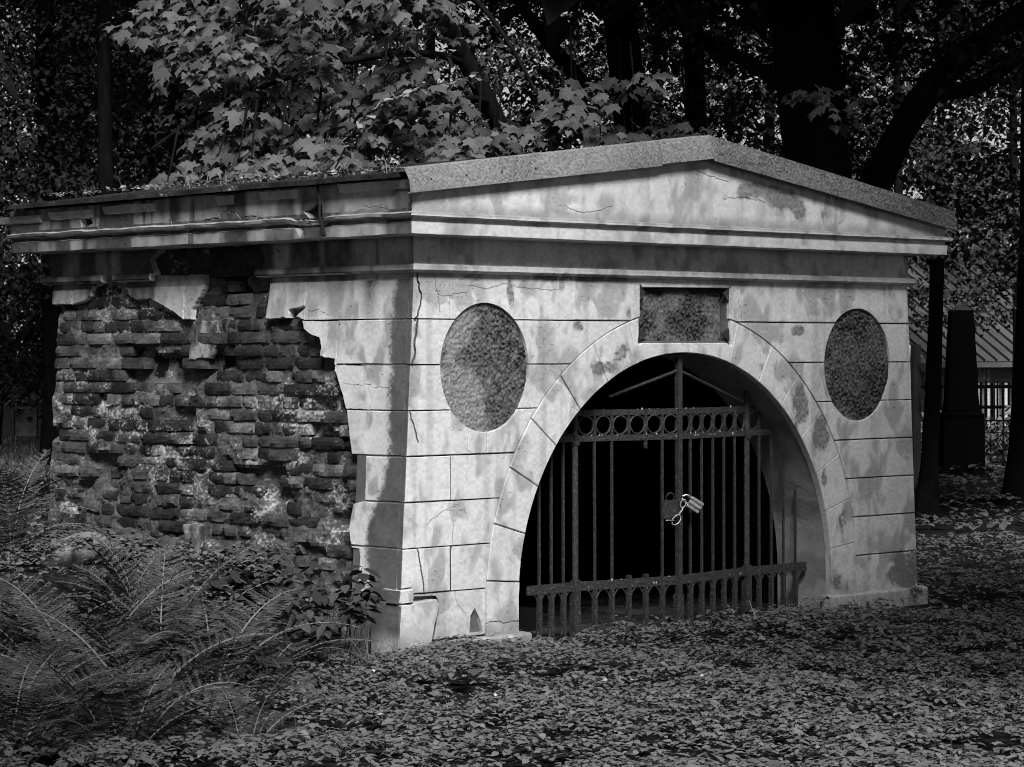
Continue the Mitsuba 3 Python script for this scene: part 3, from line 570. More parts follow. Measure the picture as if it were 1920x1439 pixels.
# bright chips and drops on the rails
ch = []
for i in range(46):
    z = rb.choice([ZB1, ZB0 + .02, ZL1, ZL0 + .02, ZT1, ZT1]); t = rb.random(); side_ = rb.random() < .6
    q = HL + (CE - HL) * t if side_ else CE + (HR - CE) * t; s = rb.uniform(.002, .0045); m = trimesh.creation.icosphere(1, s); m.apply_scale((.8, .8, rb.choice([1, 1, 2.2]))); m.apply_translation((q[0], q[1] - .009, z)); ch.append(m)
put('drops', P(cat_(ch), 'pale'), GT, 'pale drops and chips on the rails', kind='stuff')
# chain and padlock
PD = thing('padlock', 'bright steel padlock hanging on the centre bar of the gate', 'padlock')
ez = np.array([.50, -.30, -.36]); ez /= np.linalg.norm(ez)              # body's long way, down to the right
eo = np.array([-.62, -.72, -.10]); eo -= ez * (eo @ ez); eo /= np.linalg.norm(eo); ex = np.cross(ez, eo)
pc_ = np.array([2.345, .0, .680])
def loc(a, b, c): return pc_ + .86 * (ex * a + eo * b + ez * c)
def lbox(x0, x1, y0, y1, z0, z1):
    m = bx(x0, x1, y0, y1, z0, z1); v = m.vertices; m.vertices = pc_ + v[:, :1] * ex + v[:, 1:2] * eo + v[:, 2:] * ez; return m
put('body', P(cat_([tube([loc(o, 0, -.052), loc(o, 0, -.048), loc(o, 0, .046), loc(o, 0, .050)], [w * .85, w, w, w * .85], 14) for o, w in ((-.028, .0135), (.004, .0165), (.034, .0120))]), 'steel', smooth=35), PD)
put('shackle', P(tube([loc(-.026, 0, -.045), loc(-.030, 0, -.075), loc(-.026, .0, -.098), loc(-.006, 0, -.112), loc(.014, 0, -.104), loc(.024, 0, -.08), loc(.022, 0, -.045)], .0065, 8), 'steel', smooth=40), PD)
CH = thing('chain', 'short loose steel chain hooked through the lock plate of the gate', 'chain')
def link(c, u, v, a=.026, b=.014, r=.004):
    t = np.linspace(0, 2 * np.pi, 22); u, v = np.array(u, float), np.array(v, float); u /= np.linalg.norm(u); v -= u * (v @ u); v /= np.linalg.norm(v)
    return tube([np.array(c) + u * a * math.cos(s) + v * b * math.sin(s) for s in t], r, 6, cap=False)
for c, u, v, a_, b_ in (((2.268, .030, .690), (.3, -.2, .9), (.6, -.5, 0), .026, .016), ((2.243, .028, .640), (.5, -.25, .8), (.5, .8, 0), .026, .006), ((2.205, .030, .592), (.7, -.4, .9), (.7, -.5, -.4), .036, .022), ((2.165, .045, .590), (1, -.2, -.05), (0, 1, 0), .030, .008), ((2.225, .10, .725), (.3, -.2, .9), (.7, -.3, 0), .03, .026)):
    put('link', P(link(c, u, v, a_, b_), 'iron' if c[1] > .09 else 'steel', smooth=True), CH)


# ------------------------------------------------------------------ leaves
def leaf_maple(bend=.22, fold=.10, twist=0.0):
    half = np.array([(0, 0), (.15, -.15), (.34, -.17), (.29, -.03), (.44, .03), (.66, .13), (.56, .22), (.58, .36), (.72, .56), (.50, .52), (.36, .48), (.30, .54), (.28, .70), (.14, .78), (0, 1.0)])
    out = np.vstack([half, half[-2:0:-1] * [-1, 1]]); mid = np.array([(0, .28), (0, .6)])
    v2 = np.vstack([out, mid]); n = len(out); f = []
    for i in range(n):
        f.append((i, (i + 1) % n, n + (1 if 12 <= i < n - 12 else 0)))
    f += [(12, n, n + 1), (n - 12, n + 1, n)]
    x, y = v2[:, 0], v2[:, 1]
    z = fold * np.abs(x) - bend * (x ** 2 * .9 + np.maximum(y - .2, 0) ** 2) + .05 * np.sin(7 * x + 2) * np.sin(5 * y) + twist * x * y
    return np.c_[x, y, z], np.array(f)
def leaf_oval(w=.62, bend=.25, fold=.18, ys=(0, .25, .55, .82, 1.0), ws=(0, .42, .5, .27, 0)):
    v = []; f = []
    for y, q in zip(ys, ws):
        v += [(-w * q, y, fold * q * w - bend * y * y), (0, y, -bend * y * y), (w * q, y, fold * q * w - bend * y * y)]
    for k in range(len(ys) - 1):
        a, b = 3 * k, 3 * k + 3
        for c in (0, 1): f += [(a + c, a + c + 1, b + c + 1), (a + c, b + c + 1, b + c)]
    m = TM(v, f); m.update_faces(m.area_faces > 1e-9); return np.array(m.vertices), np.array(m.faces)
def leaf_rough():
    return np.array([(0, 0, 0), (.42, .12, .06), (.30, .55, -.02), (0, 1, -.16), (-.30, .55, -.02), (-.42, .12, .06), (0, .4, .0)]), np.array([(0, 1, 6), (1, 2, 6), (2, 3, 6), (3, 4, 6), (4, 5, 6), (5, 0, 6)])
def leaf_card():
    return np.array([(0, 0, 0), (.34, .38, .05), (0, 1, -.12), (-.34, .38, .05)]), np.array([(0, 1, 2), (0, 2, 3)])
def unit(v): return v / (np.linalg.norm(v, axis=-1, keepdims=True) + 1e-9)
UPV = np.array([0, 0, 1.0]); TOCAM = -np.array([math.sin(YAW), math.cos(YAW), 0]); RIGHT = RGT
def sprays(centres, n_each, size, spread=.32, flat=.10, face=None, rng=R, down=(.2, 1.0)):
    """matrices of the leaves of flat drooping sprays, as on a maple's branch tips"""
    k = len(centres); c = np.repeat(centres, n_each, 0); n = len(c)
    ang = rng.uniform(0, 2 * np.pi, n); r = spread * np.sqrt(rng.random(n))
    tilt = np.repeat(rng.normal(0, .22, (k, 2)), n_each, 0)
    off = np.c_[r * np.cos(ang), r * np.sin(ang), np.zeros(n)]; off[:, 2] = off[:, 0] * tilt[:, 0] + off[:, 1] * tilt[:, 1] - .35 * r ** 2 / spread + rng.normal(0, flat, n)
    outw = np.c_[np.cos(ang), np.sin(ang), np.zeros(n)] + rng.normal(0, .35, (n, 3)) * [1, 1, 0]
    if face is not None: outw = outw * .55 + face
    fw = unit(unit(outw) - UPV * rng.uniform(*down, n)[:, None])
    upv = unit(UPV + rng.normal(0, .28, (n, 3)))
    return basis(fw, upv, size * rng.uniform(.65, 1.15, n), c + off)
def tone(n, base, var, rng=R):
    t = np.clip(base * (1 + var * rng.normal(0, 1, n)), base * .35, base * 2.4); return np.repeat(t[:, None], 3, 1)

# ------------------------------------------------------------------ trees
def limb(pts, r0, r1, n=14, s=9, wob=.16):
    return tube(spline(pts, n), np.linspace(r0, r1, n), s, wob)
def trunk_mesh(D, lat0, lat1, r, ztop=9.0, flare=.5, wob=.15, taper=.05):
    zb = float(ground_z(*at(lat0, D, 0)[:2])) - .2; zs = np.r_[zb, zb + .15, zb + .35, zb + .8, np.linspace(zb + 1.5, ztop, 9)]
    t = (zs - zb) / (6.5 - zb); pts = np.array([at(lat0 + (lat1 - lat0) * k + .04 * math.sin(k * 5), D, z) for k, z in zip(t, zs)])
    rad = r * (1 + flare * np.exp(-(zs - zb - .1) / .25)) * (1 - taper * (zs - zb))
    return tube(pts, np.maximum(rad, r * .3), 14, wob)
LR, LC = leaf_rough(), leaf_card()
def in_view(p, m=.5):
    d = p - CAM; D = d @ FWD; lat = d @ RGT
    return (np.abs(lat) < .197 * D + m) & (p[:, 2] < CAM[2] + .137 * D + m)
def crown(root, D, lat, rad, z0, z1, nspray, base, size=.085, each=40, seed=0, ncoarse=900, keep=None, csize=.5, clear=None):
    rng = np.random.default_rng(1000 + seed); n = nspray * 6
    u = rng.normal(0, 1, (n, 2)); u = unit(u) * np.sqrt(rng.random((n, 1)))
    z = rng.uniform(z0, z1, n); h = (z - z0) / (z1 - z0); rr = rad * (.55 + .6 * np.sin(np.pi * np.clip(.12 + .8 * h, 0, 1)))
    c = at(lat, D, 0) + np.c_[u * rr[:, None], z]
    c = c[nfbm(c * .55 + seed * 3.7, 3) > .47]                     # gaps between the boughs
    if keep is not None: c = c[keep(c)]
    v = in_view(c); near, far = c[v][:nspray], c[~v]
    ms = []
    if clear: near = near[~((np.abs((near - CAM) @ RGT - ((near - CAM) @ FWD) * clear[1] / clear[0]) < clear[2]) & ((near - CAM) @ FWD < clear[0] + .4))]
    if len(near):
        M = sprays(near, each, size, spread=.45, flat=.07, rng=rng); ms.append(scatter(*(LR if size < .13 else LC), M, tone(len(M), base, .25, rng)))
    if len(far) and ncoarse:
        far = far[: max(1, ncoarse // 12)]
        M = sprays(far, 12, csize, spread=.9, flat=.3, rng=rng); ms.append(scatter(*LC, M, tone(len(M), base, .2, rng)))
    m = cat_([x[0] for x in ms]); put('crown', P(m, 'leaf_far', color=np.vstack([x[1] for x in ms])), root, kind='stuff')
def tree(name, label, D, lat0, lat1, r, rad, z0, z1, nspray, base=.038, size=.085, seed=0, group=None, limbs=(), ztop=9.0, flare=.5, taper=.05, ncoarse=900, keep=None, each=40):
    k = thing(name, label, 'tree', group)
    put('trunk', P(trunk_mesh(D, lat0, lat1, r, ztop, flare, .12, taper), 'bark', smooth=True), k)
    for q in limbs: put('branch', P(limb(*q), 'bark', smooth=True), k)
    if nspray: crown(k, D, lat0 * .5 + lat1 * .5, rad, z0, z1, nspray, base, size, each, seed, ncoarse, keep=keep, clear=(D, lat0 * .55 + lat1 * .45, r + .45))
    return k
def A(px, py, D): 
    lat = (px - 960) / FPX * D; return at(lat, D, CAM[2] + D * ((719.5 - py) / FPX - .011))
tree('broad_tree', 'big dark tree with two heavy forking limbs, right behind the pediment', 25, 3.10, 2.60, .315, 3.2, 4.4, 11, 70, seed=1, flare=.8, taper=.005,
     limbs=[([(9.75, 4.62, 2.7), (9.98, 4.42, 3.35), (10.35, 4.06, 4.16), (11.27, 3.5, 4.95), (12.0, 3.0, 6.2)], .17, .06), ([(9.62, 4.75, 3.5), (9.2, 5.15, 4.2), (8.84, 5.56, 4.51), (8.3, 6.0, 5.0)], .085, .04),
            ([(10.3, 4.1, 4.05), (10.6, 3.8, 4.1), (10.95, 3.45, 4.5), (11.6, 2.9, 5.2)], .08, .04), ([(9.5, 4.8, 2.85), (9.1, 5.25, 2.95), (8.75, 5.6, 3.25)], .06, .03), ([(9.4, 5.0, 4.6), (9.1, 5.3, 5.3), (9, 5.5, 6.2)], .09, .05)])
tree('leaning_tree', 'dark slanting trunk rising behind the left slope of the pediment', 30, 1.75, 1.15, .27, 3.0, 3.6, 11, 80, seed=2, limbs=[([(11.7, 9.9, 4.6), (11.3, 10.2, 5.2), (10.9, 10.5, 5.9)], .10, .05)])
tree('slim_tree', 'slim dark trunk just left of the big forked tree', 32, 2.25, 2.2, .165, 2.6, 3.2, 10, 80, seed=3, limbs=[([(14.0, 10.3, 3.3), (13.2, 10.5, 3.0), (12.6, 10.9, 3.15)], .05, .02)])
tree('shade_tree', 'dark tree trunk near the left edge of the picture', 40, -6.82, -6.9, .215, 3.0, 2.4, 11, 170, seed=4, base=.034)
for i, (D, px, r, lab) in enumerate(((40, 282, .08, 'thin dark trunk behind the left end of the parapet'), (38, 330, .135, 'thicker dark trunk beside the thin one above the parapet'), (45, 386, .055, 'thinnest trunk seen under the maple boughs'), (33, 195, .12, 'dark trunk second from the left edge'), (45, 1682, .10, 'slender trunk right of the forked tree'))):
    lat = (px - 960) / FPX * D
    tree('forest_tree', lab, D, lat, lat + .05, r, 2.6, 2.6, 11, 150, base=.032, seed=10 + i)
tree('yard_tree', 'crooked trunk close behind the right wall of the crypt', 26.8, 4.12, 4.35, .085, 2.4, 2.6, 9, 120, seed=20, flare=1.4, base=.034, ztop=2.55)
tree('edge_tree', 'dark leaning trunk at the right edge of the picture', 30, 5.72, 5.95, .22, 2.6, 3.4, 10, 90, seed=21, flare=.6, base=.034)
crown('broad_tree', 21.6, 3.0, 2.7, 5.5, 9, 30, .035, .12, 26, 101, 1800, csize=.6)  # this and the next three: unseen crown masses added to shade trunks behind
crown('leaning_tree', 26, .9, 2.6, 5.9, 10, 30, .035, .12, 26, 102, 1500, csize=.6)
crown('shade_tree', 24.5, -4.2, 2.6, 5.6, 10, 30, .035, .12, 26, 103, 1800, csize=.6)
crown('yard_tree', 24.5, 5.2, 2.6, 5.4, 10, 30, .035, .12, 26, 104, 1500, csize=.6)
# the wood beyond, each tree with a low crown
bk = [(88, 9.5), (86, 4.5), (92, -1.5), (90, 14.0), (64, -12.2), (70, -8.0), (60, -9.6), (66, -6.4), (84, -10.4), (52, -8.8), (56, -6.2), (50, -3.8), (58, -1.6), (54, .8), (60, 3.0), (55, 5.2), (62, 7.6), (66, 10.8), (70, 13.6), (68, -10.8), (72, -4.6), (74, 1.4), (76, 6.2), (80, -13.0)]
for i, (D, lat) in enumerate(bk):
    right = lat > 6.5
    k = thing('wood_tree', 'dark tree of the wood closing the view behind the graveyard', 'tree', 'trees of the wood far behind')
    put('trunk', P(trunk_mesh(D, lat, lat + .2 * math.sin(i), .16, 11), 'bark', smooth=True), k)
    crown(k, D, lat, 3.6, 2.6 if right else .3, 14, 270 if i in (12, 13, 17) else 380, .045, .15, 30, seed=40 + i, ncoarse=1500)
for i, (D, lat, lab) in enumerate(((49, 8.3, 'leafy tree hiding the left part of the house roof'), (50, 9.9, 'leafy tree hiding the upper part of the house roof'))):
    k = thing('garden_tree', lab, 'tree'); put('trunk', P(trunk_mesh(D, lat + .9, lat + .9, .10, 8), 'bark', smooth=True), k); crown(k, D, lat, 1.5, 2.25, 9, 110, .06, .10, 44, 110 + i, 600)
for i, (D, lat) in enumerate(((45, 6.9), (46, 7.9), (45, 8.7))):
    k = thing('garden_bush', ('low pale bush behind the fence left of the obelisk', 'low pale bush hidden by the obelisk pedestal', 'low pale bush behind the fence right of the obelisk')[i], 'bush'); put('stem', P(tube([at(lat, D, -.2), at(lat, D, .4)], [.03, .015], 6), 'bark'), k); crown(k, D, lat, .7, .0, .75, 26, .13, .10, 24, 120 + i, 0)
# dark undergrowth on the left
for i, (D, lat) in enumerate(((46, -8.0), (48, -9.2), (50, -7.2), (47, -6.6), (52, -8.6))):
    k = thing('elder_bush', 'dark leafy bush under the trees at the left edge', 'bush', 'dark bushes at the left edge')
    put('stem', P(tube([at(lat, D, -.1), at(lat + .1, D, 1.0)], [.04, .02], 6), 'bark'), k)
    crown(k, D, lat, 1.5, .75, 3.4, 70, .03, .12, 30, seed=70 + i, ncoarse=0)
# unseen trees added beside the camera so their crowns shade the ground on both sides
tree('unseen_tree', 'unseen tree added to shade the ground on the right, outside the picture', 9.5, 5.2, 5.3, .2, 2.6, 4.6, 8.5, 0, seed=90)
crown('unseen_tree', 9.5, 5.2, 3.0, 4.6, 8.5, 260, .04, .12, 26, 90, 1600)
tree('unseen_tree', 'unseen tree added to shade the ferns on the left, outside the picture', 5.0, -3.6, -3.7, .2, 2.2, 4.4, 8.0, 0, seed=91)
crown('unseen_tree_001', 5.0, -2.7, 1.5, 4.3, 7.5, 200, .04, .12, 26, 91, 1300)
crown('unseen_tree', 14.2, 4.9, 2.3, 5.4, 8.5, 100, .04, .12, 26, 92, 700, csize=.35)  # unseen crown mass added to shade the far right side
# ---- the maple whose boughs hang over the roof
MP = thing('maple_tree', 'maple with big bright lobed leaves hanging over the crypt roof', 'tree')
put('trunk', P(tube(spline([at(1.4, 24, -.2), at(.6, 23.2, 2.0), at(-.22, 22.2, 3.75), at(-.58, 21.8, 4.4), at(-1.1, 21.4, 5.8), at(-1.6, 21, 7.5)], 20), np.linspace(.10, .06, 20), 10, .15), 'bark', smooth=True), MP)
rngm = np.random.default_rng(77)
def region(poly, n, D0, D1):
    pg = Polygon(poly); out = []; x0, y0, x1, y1 = pg.bounds
    while len(out) < n:
        x, y = rngm.uniform(x0, x1), rngm.uniform(y0, y1)
        if pg.contains(Point(x, y)): out.append(A(x, y, rngm.uniform(D0, D1)))
    return np.array(out)
c1 = region([(190, 20), (420, -40), (800, -40), (900, 120), (990, 250), (900, 300), (760, 290), (640, 310), (330, 345), (420, 250), (330, 160), (340, 90), (230, 60)], 92, 18.7, 21.4)
c2 = region([(300, 345), (420, 300), (640, 285), (650, 310), (420, 335), (330, 350)], 16, 18.3, 19.2)
c3 = region([(1000, 200), (1120, 130), (1330, 190), (1340, 270), (1150, 265), (1000, 270)], 14, 21.5, 23.5)
c4 = region([(1530, 130), (1600, 160), (1600, 225), (1480, 220)], 4, 22.5, 23.5)
LM = [leaf_maple(.30, .14), leaf_maple(.55, .02, .3), leaf_maple(.18, .26, -.25), leaf_maple(.48, -.10, .15)]
Mm = np.vstack([sprays(c, e, .118, spread=.26, flat=.045, face=TOCAM * .55 - RIGHT * .25, rng=rngm, down=(.25, 1.1)) for c, e in ((c1, 20), (c2, 19), (c3, 18), (c4, 9))])
dist = (Mm[:, :3, 3] - CAM) @ FWD; order = np.argsort(dist); Mm = Mm[order]
LP = [P(TM(*q), 'leaf', color=np.full((len(q[0]), 3), t)) for q in LM for t in (.065, .095, .135)]
for i in range(300):
    put('leaf', {**LP[i * 7 % len(LP)], 'to_world': T(Mm[i])}, MP)
ms = [scatter(*LM[j], Mm[300 + j::4], tone(len(Mm[300 + j::4]), .095, .30, rngm)) for j in range(4)]
put('foliage', P(cat_([m for m, _ in ms]), 'leaf', color=np.vstack([c for _, c in ms])), MP, 'further maple leaves deeper in the boughs', kind='stuff')
tw = []
for c in np.vstack([c1, c2, c3]):
    b = c + np.array([.25, .25, .0]) * rngm.uniform(.6, 1.6) + [0, 0, rngm.uniform(.05, .35)]
    tw.append(tube(spline([b + (b - c) * .8, b, c], 6), np.linspace(.012, .004, 6), 5))
for q in ([at(-.4, 22, 4.0), at(-1.2, 20.8, 3.9), at(-2.1, 20, 3.5), at(-2.6, 19.4, 3.1)], [at(-.5, 22, 4.3), at(-1.6, 21, 4.5), at(-2.6, 20, 4.3)], [at(-.2, 22.2, 3.7), at(-.7, 20.6, 3.5), at(-1.3, 19.6, 3.15)], [at(-.6, 22, 4.6), at(-.2, 21, 4.3), at(.2, 20.6, 3.6)]):
    put('branch', P(limb(q, .035, .012, 12, 7), 'bark', smooth=True), MP)
put('twigs', P(cat_(tw), 'bark'), MP, kind='stuff')
# the pale-leaved sapling rooted on the roof edge
SP = thing('sapling', 'thin sapling with small pale leaves in front of the maple, growing from the roof', 'sapling')
sp = spline([at(-1.2, 17.4, 2.72), A(650, 275, 17.3), A(700, 205, 17.2), A(790, 165, 17.1), A(915, 140, 17.0)], 40)
sp2 = spline([A(690, 215, 17.2), A(740, 190, 17.1), A(830, 120, 17.0), A(860, 75, 17.0)], 26)
put('stem', P(cat_([tube(sp, np.linspace(.006, .002, 40), 5)]), 'bark'), SP); put('stem', P(tube(sp2, np.linspace(.004, .0015, 26), 5), 'bark'), SP)
LO = leaf_oval(.75, .18, .12); LOp = [P(TM(*LO), 'leaf', color=np.full((len(LO[0]), 3), t)) for t in (.16, .22, .30)]
pts = np.vstack([sp[7:], sp[9::2], sp2[4:]]); n = len(pts)
fw = unit(np.c_[rngm.normal(0, 1, (n, 2)), rngm.normal(-.25, .3, n)] + TOCAM * .4); Ms = basis(fw, unit(UPV + rngm.normal(0, .3, (n, 3))), .075 * rngm.uniform(.7, 1.15, n), pts + rngm.normal(0, .012, (n, 3)))
for i in range(n): put('leaf', {**LOp[i % 3], 'to_world': T(Ms[i])}, SP)

# ------------------------------------------------------------------ litter, grass and twigs on the roof edge
n = 500; yy = R.uniform(-.05, 3.2, n); xx = -.23 + np.abs(R.normal(0, .10, n))
M = basis(unit(np.c_[R.normal(0, 1, (n, 2)), R.normal(.1, .25, n)]), unit(UPV + R.normal(0, .4, (n, 3))), R.uniform(.02, .05, n), np.c_[xx, yy, roof_z(xx) + .012 + .02 * R.random(n)])
m, c = scatter(*LC, M, tone(n, .16, .5)); put('leaf_litter', P(m, 'leaf_ground', color=c), label='dry leaves and litter caught along the eave of the flank', kind='stuff')
def blades(pos, hgt, w, lean, base, rng=R):
    n = len(pos); d = unit(np.c_[rng.normal(0, 1, (n, 2)), np.zeros(n)]); h = hgt * rng.uniform(.5, 1.2, n)[:, None]; V = []
    for t, ww in ((0, 1), (.5, .8), (1, .05)):
        c = pos + UPV * h * t + d * h * lean * t * t; s_ = np.cross(d, UPV) * w * ww; V += [c - s_, c + s_]
    V = np.stack(V, 1); f = np.array([(0, 1, 3), (0, 3, 2), (2, 3, 5), (2, 5, 4)])
    F_ = f[None] + (np.arange(n) * 6)[:, None, None]; return TM(V.reshape(-1, 3), F_.reshape(-1, 3)), np.repeat(tone(n, base, .3, rng), 6, 0)
n = 90; yy = R.uniform(-.05, 1.9, n); xx = R.uniform(-.23, .1, n); m, c = blades(np.c_[xx, yy, roof_z(xx)], .10, .0025, 1.1, .14)
put('roof_grass', P(m, 'leaf_ground', color=c), label='dry grass blades sprouting along the eave', kind='stuff')

# ------------------------------------------------------------------ ground cover
def free(p):
    return ~((p[:, 0] > -.12) & (p[:, 0] < W + .1) & (p[:, 1] > -.03) & (p[:, 1] < L)) | ((np.abs(p[:, 0] - AX) < 1.40) & (p[:, 1] > -.05) & (p[:, 1] < .16))
def cover_points(n, D0, D1, rng, pw=1.0):
    D = D0 + (D1 - D0) * rng.random(n) ** pw; lat = rng.uniform(-1, 1, n) * (.2 * D + .25)
    p = np.array([CAM[0] + D * math.sin(YAW) + lat * math.cos(YAW), CAM[1] + D * math.cos(YAW) - lat * math.sin(YAW)]).T
    return p, D, lat
LG = leaf_oval(.68, .22, .14, [0, .3, .7, 1], [0, .46, .42, 0])
rg = np.random.default_rng(31); GM, GC = [], []
for n, D0, D1, sz in ((27000, 10.0, 16.5, .038), (9000, 16.5, 24, .050), (5000, 24, 40, .075)):
    p, D, lat = cover_points(n, D0, D1, rg); ok = free(p); p, lat, D = p[ok], lat[ok], D[ok]
    q3 = np.c_[p * 1.5, np.zeros(len(p))]; clump = nfbm(q3, 3); fine = nfbm(np.c_[p * 7, np.ones(len(p))], 2)
    ok = (clump * .6 + fine * .6 > .45) & ~((lat < -.85 - .25 * (D - 12)) & (D < 14.5) & (rg.random(len(p)) < .5)); p, clump, fine = p[ok], clump[ok], fine[ok]; k = len(p)
    h = .015 + .22 * np.maximum(0, clump - .30) + .12 * (fine - .4) + .03 * rg.random(k); h = np.clip(h, .01, .16)
    base = np.c_[p, ground_z(p[:, 0], p[:, 1]) + h]; az0 = rg.uniform(0, 2 * np.pi, k); tn = tone(k, .150, .15, rg)
    for j in range(3):
        az = az0 + j * 2.1 + rg.normal(0, .25, k); fw = unit(np.c_[np.cos(az), np.sin(az), rg.normal(.0, .16, k)])
        GM.append(basis(fw, unit(UPV + rg.normal(0, .17, (k, 3))), sz * rg.uniform(.6, 1.2, k) * (1 + .8 * (rg.random(k) < .04)), base + rg.normal(0, .008, (k, 3)))); GC.append(tn * rg.uniform(.85, 1.15, (k, 1)))
m, c = scatter(*LG, np.vstack(GM), np.vstack(GC)); put('ground_cover', P(m, 'leaf', color=c), label='low leafy ground cover spread over the graveyard floor', kind='stuff')
p, D, lat = cover_points(2600, 10.2, 22, rg); ok = free(p) & (nfbm(np.c_[p * 1.1 + 7, p[:, 0] * 0], 3) > .56); p = p[ok]
m, c = blades(np.c_[p, ground_z(p[:, 0], p[:, 1])], .16, .0022, .6, .07, rg); put('grass', P(m, 'leaf_ground', color=c), label='thin grass blades between the ground cover leaves', kind='stuff')
p, D, lat = cover_points(60, 10.5, 20, rg); p = p[free(p)]; k = len(p)
M = basis(unit(rg.normal(0, 1, (k, 3)) * [1, 1, .3]), unit(UPV + rg.normal(0, .4, (k, 3))), rg.uniform(.015, .03, k), np.c_[p, ground_z(p[:, 0], p[:, 1]) + .11]); m, c = scatter(*LC, M, tone(k, .45, .2, rg))
put('petals', P(m, 'leaf_ground', color=c), label='small pale petals scattered on the ground cover', kind='stuff')
for px, py, D, hh, n, lab in ((668, 1262, 14.1, .24, 26, 'tuft of thin grass before the broken corner foot'), (850, 1228, 14.6, .15, 30, 'short tuft of thin grass before the left side of the facade'), (1330, 1215, 15.0, .12, 24, 'short tuft of thin grass before the right gate leaf')):
    b = A(px, py, D); b[2] = float(ground_z(b[0], b[1])); m, c = blades(b + np.c_[rg.normal(0, .05, (n, 2)), np.zeros(n)], hh, .0022, .7, .11, rg); tag(put('grass_tuft', P(m, 'leaf_ground', color=c)), lab, 'grass tuft')
tk = []
for i in range(26):
    D = rg.uniform(10.6, 16); lat = rg.uniform(-.08, .19) * D; p0 = at(lat, D, 0); 
    if not free(p0[None])[0]: continue
    a_ = rg.uniform(0, 6.28); L_ = rg.uniform(.08, .3); p0[2] = float(ground_z(p0[0], p0[1])) + .075; d_ = np.array([math.cos(a_), math.sin(a_), rg.normal(0, .12)])
    tk.append(tube(spline([p0, p0 + d_ * L_ * .5 + rg.normal(0, .012, 3), p0 + d_ * L_], 7), np.linspace(.005, .0025, 7) * rg.uniform(.6, 1.2), 5))
put('fallen_twigs', P(cat_(tk), 'wood'), label='thin dead twigs fallen on the ground cover', kind='stuff')
# far grass on the left, its colour lightened to look sunlit
n = 9000; D = rg.uniform(30, 52, n); lat = -rg.uniform(.165, .2, n) * D; p = np.array([CAM[0] + D * math.sin(YAW) + lat * math.cos(YAW), CAM[1] + D * math.cos(YAW) - lat * math.sin(YAW)]).T
m, c = blades(np.c_[p, ground_z(p[:, 0], p[:, 1])], .12, .012, .5, .22, rg); put('meadow_grass', P(m, 'leaf_ground', color=c), label='grass beyond the left corner, coloured lighter to look sunlit', kind='stuff')

# ------------------------------------------------------------------ ferns
def frond(el0, el1, seed, pairs=18, width=.22, side_bend=.0):
    """unit-length frond: arching midrib along +y with toothed leaflets"""
    rng = np.random.default_rng(seed); n = pairs + 6; t = np.linspace(0, 1, n); el = np.radians(el0 + (el1 - el0) * t ** 1.2)
    y = np.r_[0, np.cumsum(np.cos(el))[:-1]] / n; z = np.r_[0, np.cumsum(np.sin(el))[:-1]] / n; x = side_bend * t ** 2
    c = np.c_[x, y, z]; rib = tube(c, np.linspace(.0075, .002, n), 5); V, Fs, Cs = [rib.vertices], [rib.faces], [np.full((len(rib.vertices), 3), .20)]; o = len(rib.vertices)
    tan = unit(np.gradient(c, axis=0))
    for i in range(5, n):
        u = (i - 5) / (n - 5); ln = width * (np.sin(np.pi * min(1, .16 + .84 * u)) ** .8) * (1 - .25 * u) + .008
        for s in (-1, 1):
            lat = np.array([s, 0, 0.0]); nrm = unit(np.cross(tan[i], lat * s)); dirv = unit(lat + tan[i] * (.35 + rng.normal(0, .06)) + nrm * rng.normal(.05, .10)); wv = unit(np.cross(nrm, dirv))
            nt = 7
            for j in range(nt):
                a = (j + .15) / nt; b_ = (j + .62) / nt; w = .0150 * (1 - .55 * a) + .002; dz = -nrm * (ln * .22 * a * a)
                base = c[i] + dirv * ln * a + dz; tip = c[i] + dirv * ln * min(1, b_ + .2) + dz
                V.append(np.array([base - dirv * ln * .06, base + dirv * ln * .12, tip + wv * w * 1.25, tip - wv * w * 1.25])); Fs.append(np.array([(0, 1, 2), (1, 0, 3)]) + o); o += 4
                Cs.append(np.full((4, 3), .080 * (1 + .3 * rng.normal())))
            V.append(np.array([c[i] + wv * .003, c[i] - wv * .003, c[i] + dirv * ln - nrm * ln * .22])); Fs.append(np.array([(0, 1, 2)]) + o); o += 3; Cs.append(np.full((3, 3), .08))
    return P(TM(np.vstack(V), np.vstack(Fs)), 'leaf_ground', color=np.clip(np.vstack(Cs), .03, .3))
FR = [frond(68, -5, 1), frond(58, -30, 2, side_bend=.08), frond(76, 20, 3, side_bend=-.06), frond(48, -15, 4, side_bend=.05), frond(62, -50, 5), frond(38, -10, 6, side_bend=-.1)]
def Rz(a): return T().rotate([0, 0, 1], math.degrees(a))
rf = np.random.default_rng(9)
FERN = [(-2.02, 10.75, 9, .62, 'large fern in the bottom left corner of the picture'), (-1.62, 11.0, 9, .58, 'fern in front, second from the bottom left corner'), (-2.2, 11.7, 10, .72, 'fern at the left edge in the front'), (-1.66, 12.0, 10, .74, 'wide fern in the middle of the bank of ferns'),
        (-2.05, 12.7, 10, .75, 'shaded fern behind the front ferns at the left edge'), (-1.42, 12.9, 10, .72, 'fern reaching over the leafy ground towards the crypt corner'), (-1.78, 13.5, 10, .74, 'fern with bright arching fronds before the brick flank'), (-2.4, 13.6, 9, .7, 'fern below the pale stone'),
        (-1.3, 14.0, 9, .62, 'fern at the foot of the brick flank'), (-2.05, 14.4, 9, .62, 'fern beside the pale stone'), (-2.86, 15.2, 8, .62, 'fern standing left of the far end of the flank'), (-3.15, 16.2, 8, .6, 'drooping fern at the left edge behind the others'), (-1.12, 11.3, 6, .42, 'small dark fern at the bottom of the picture')]
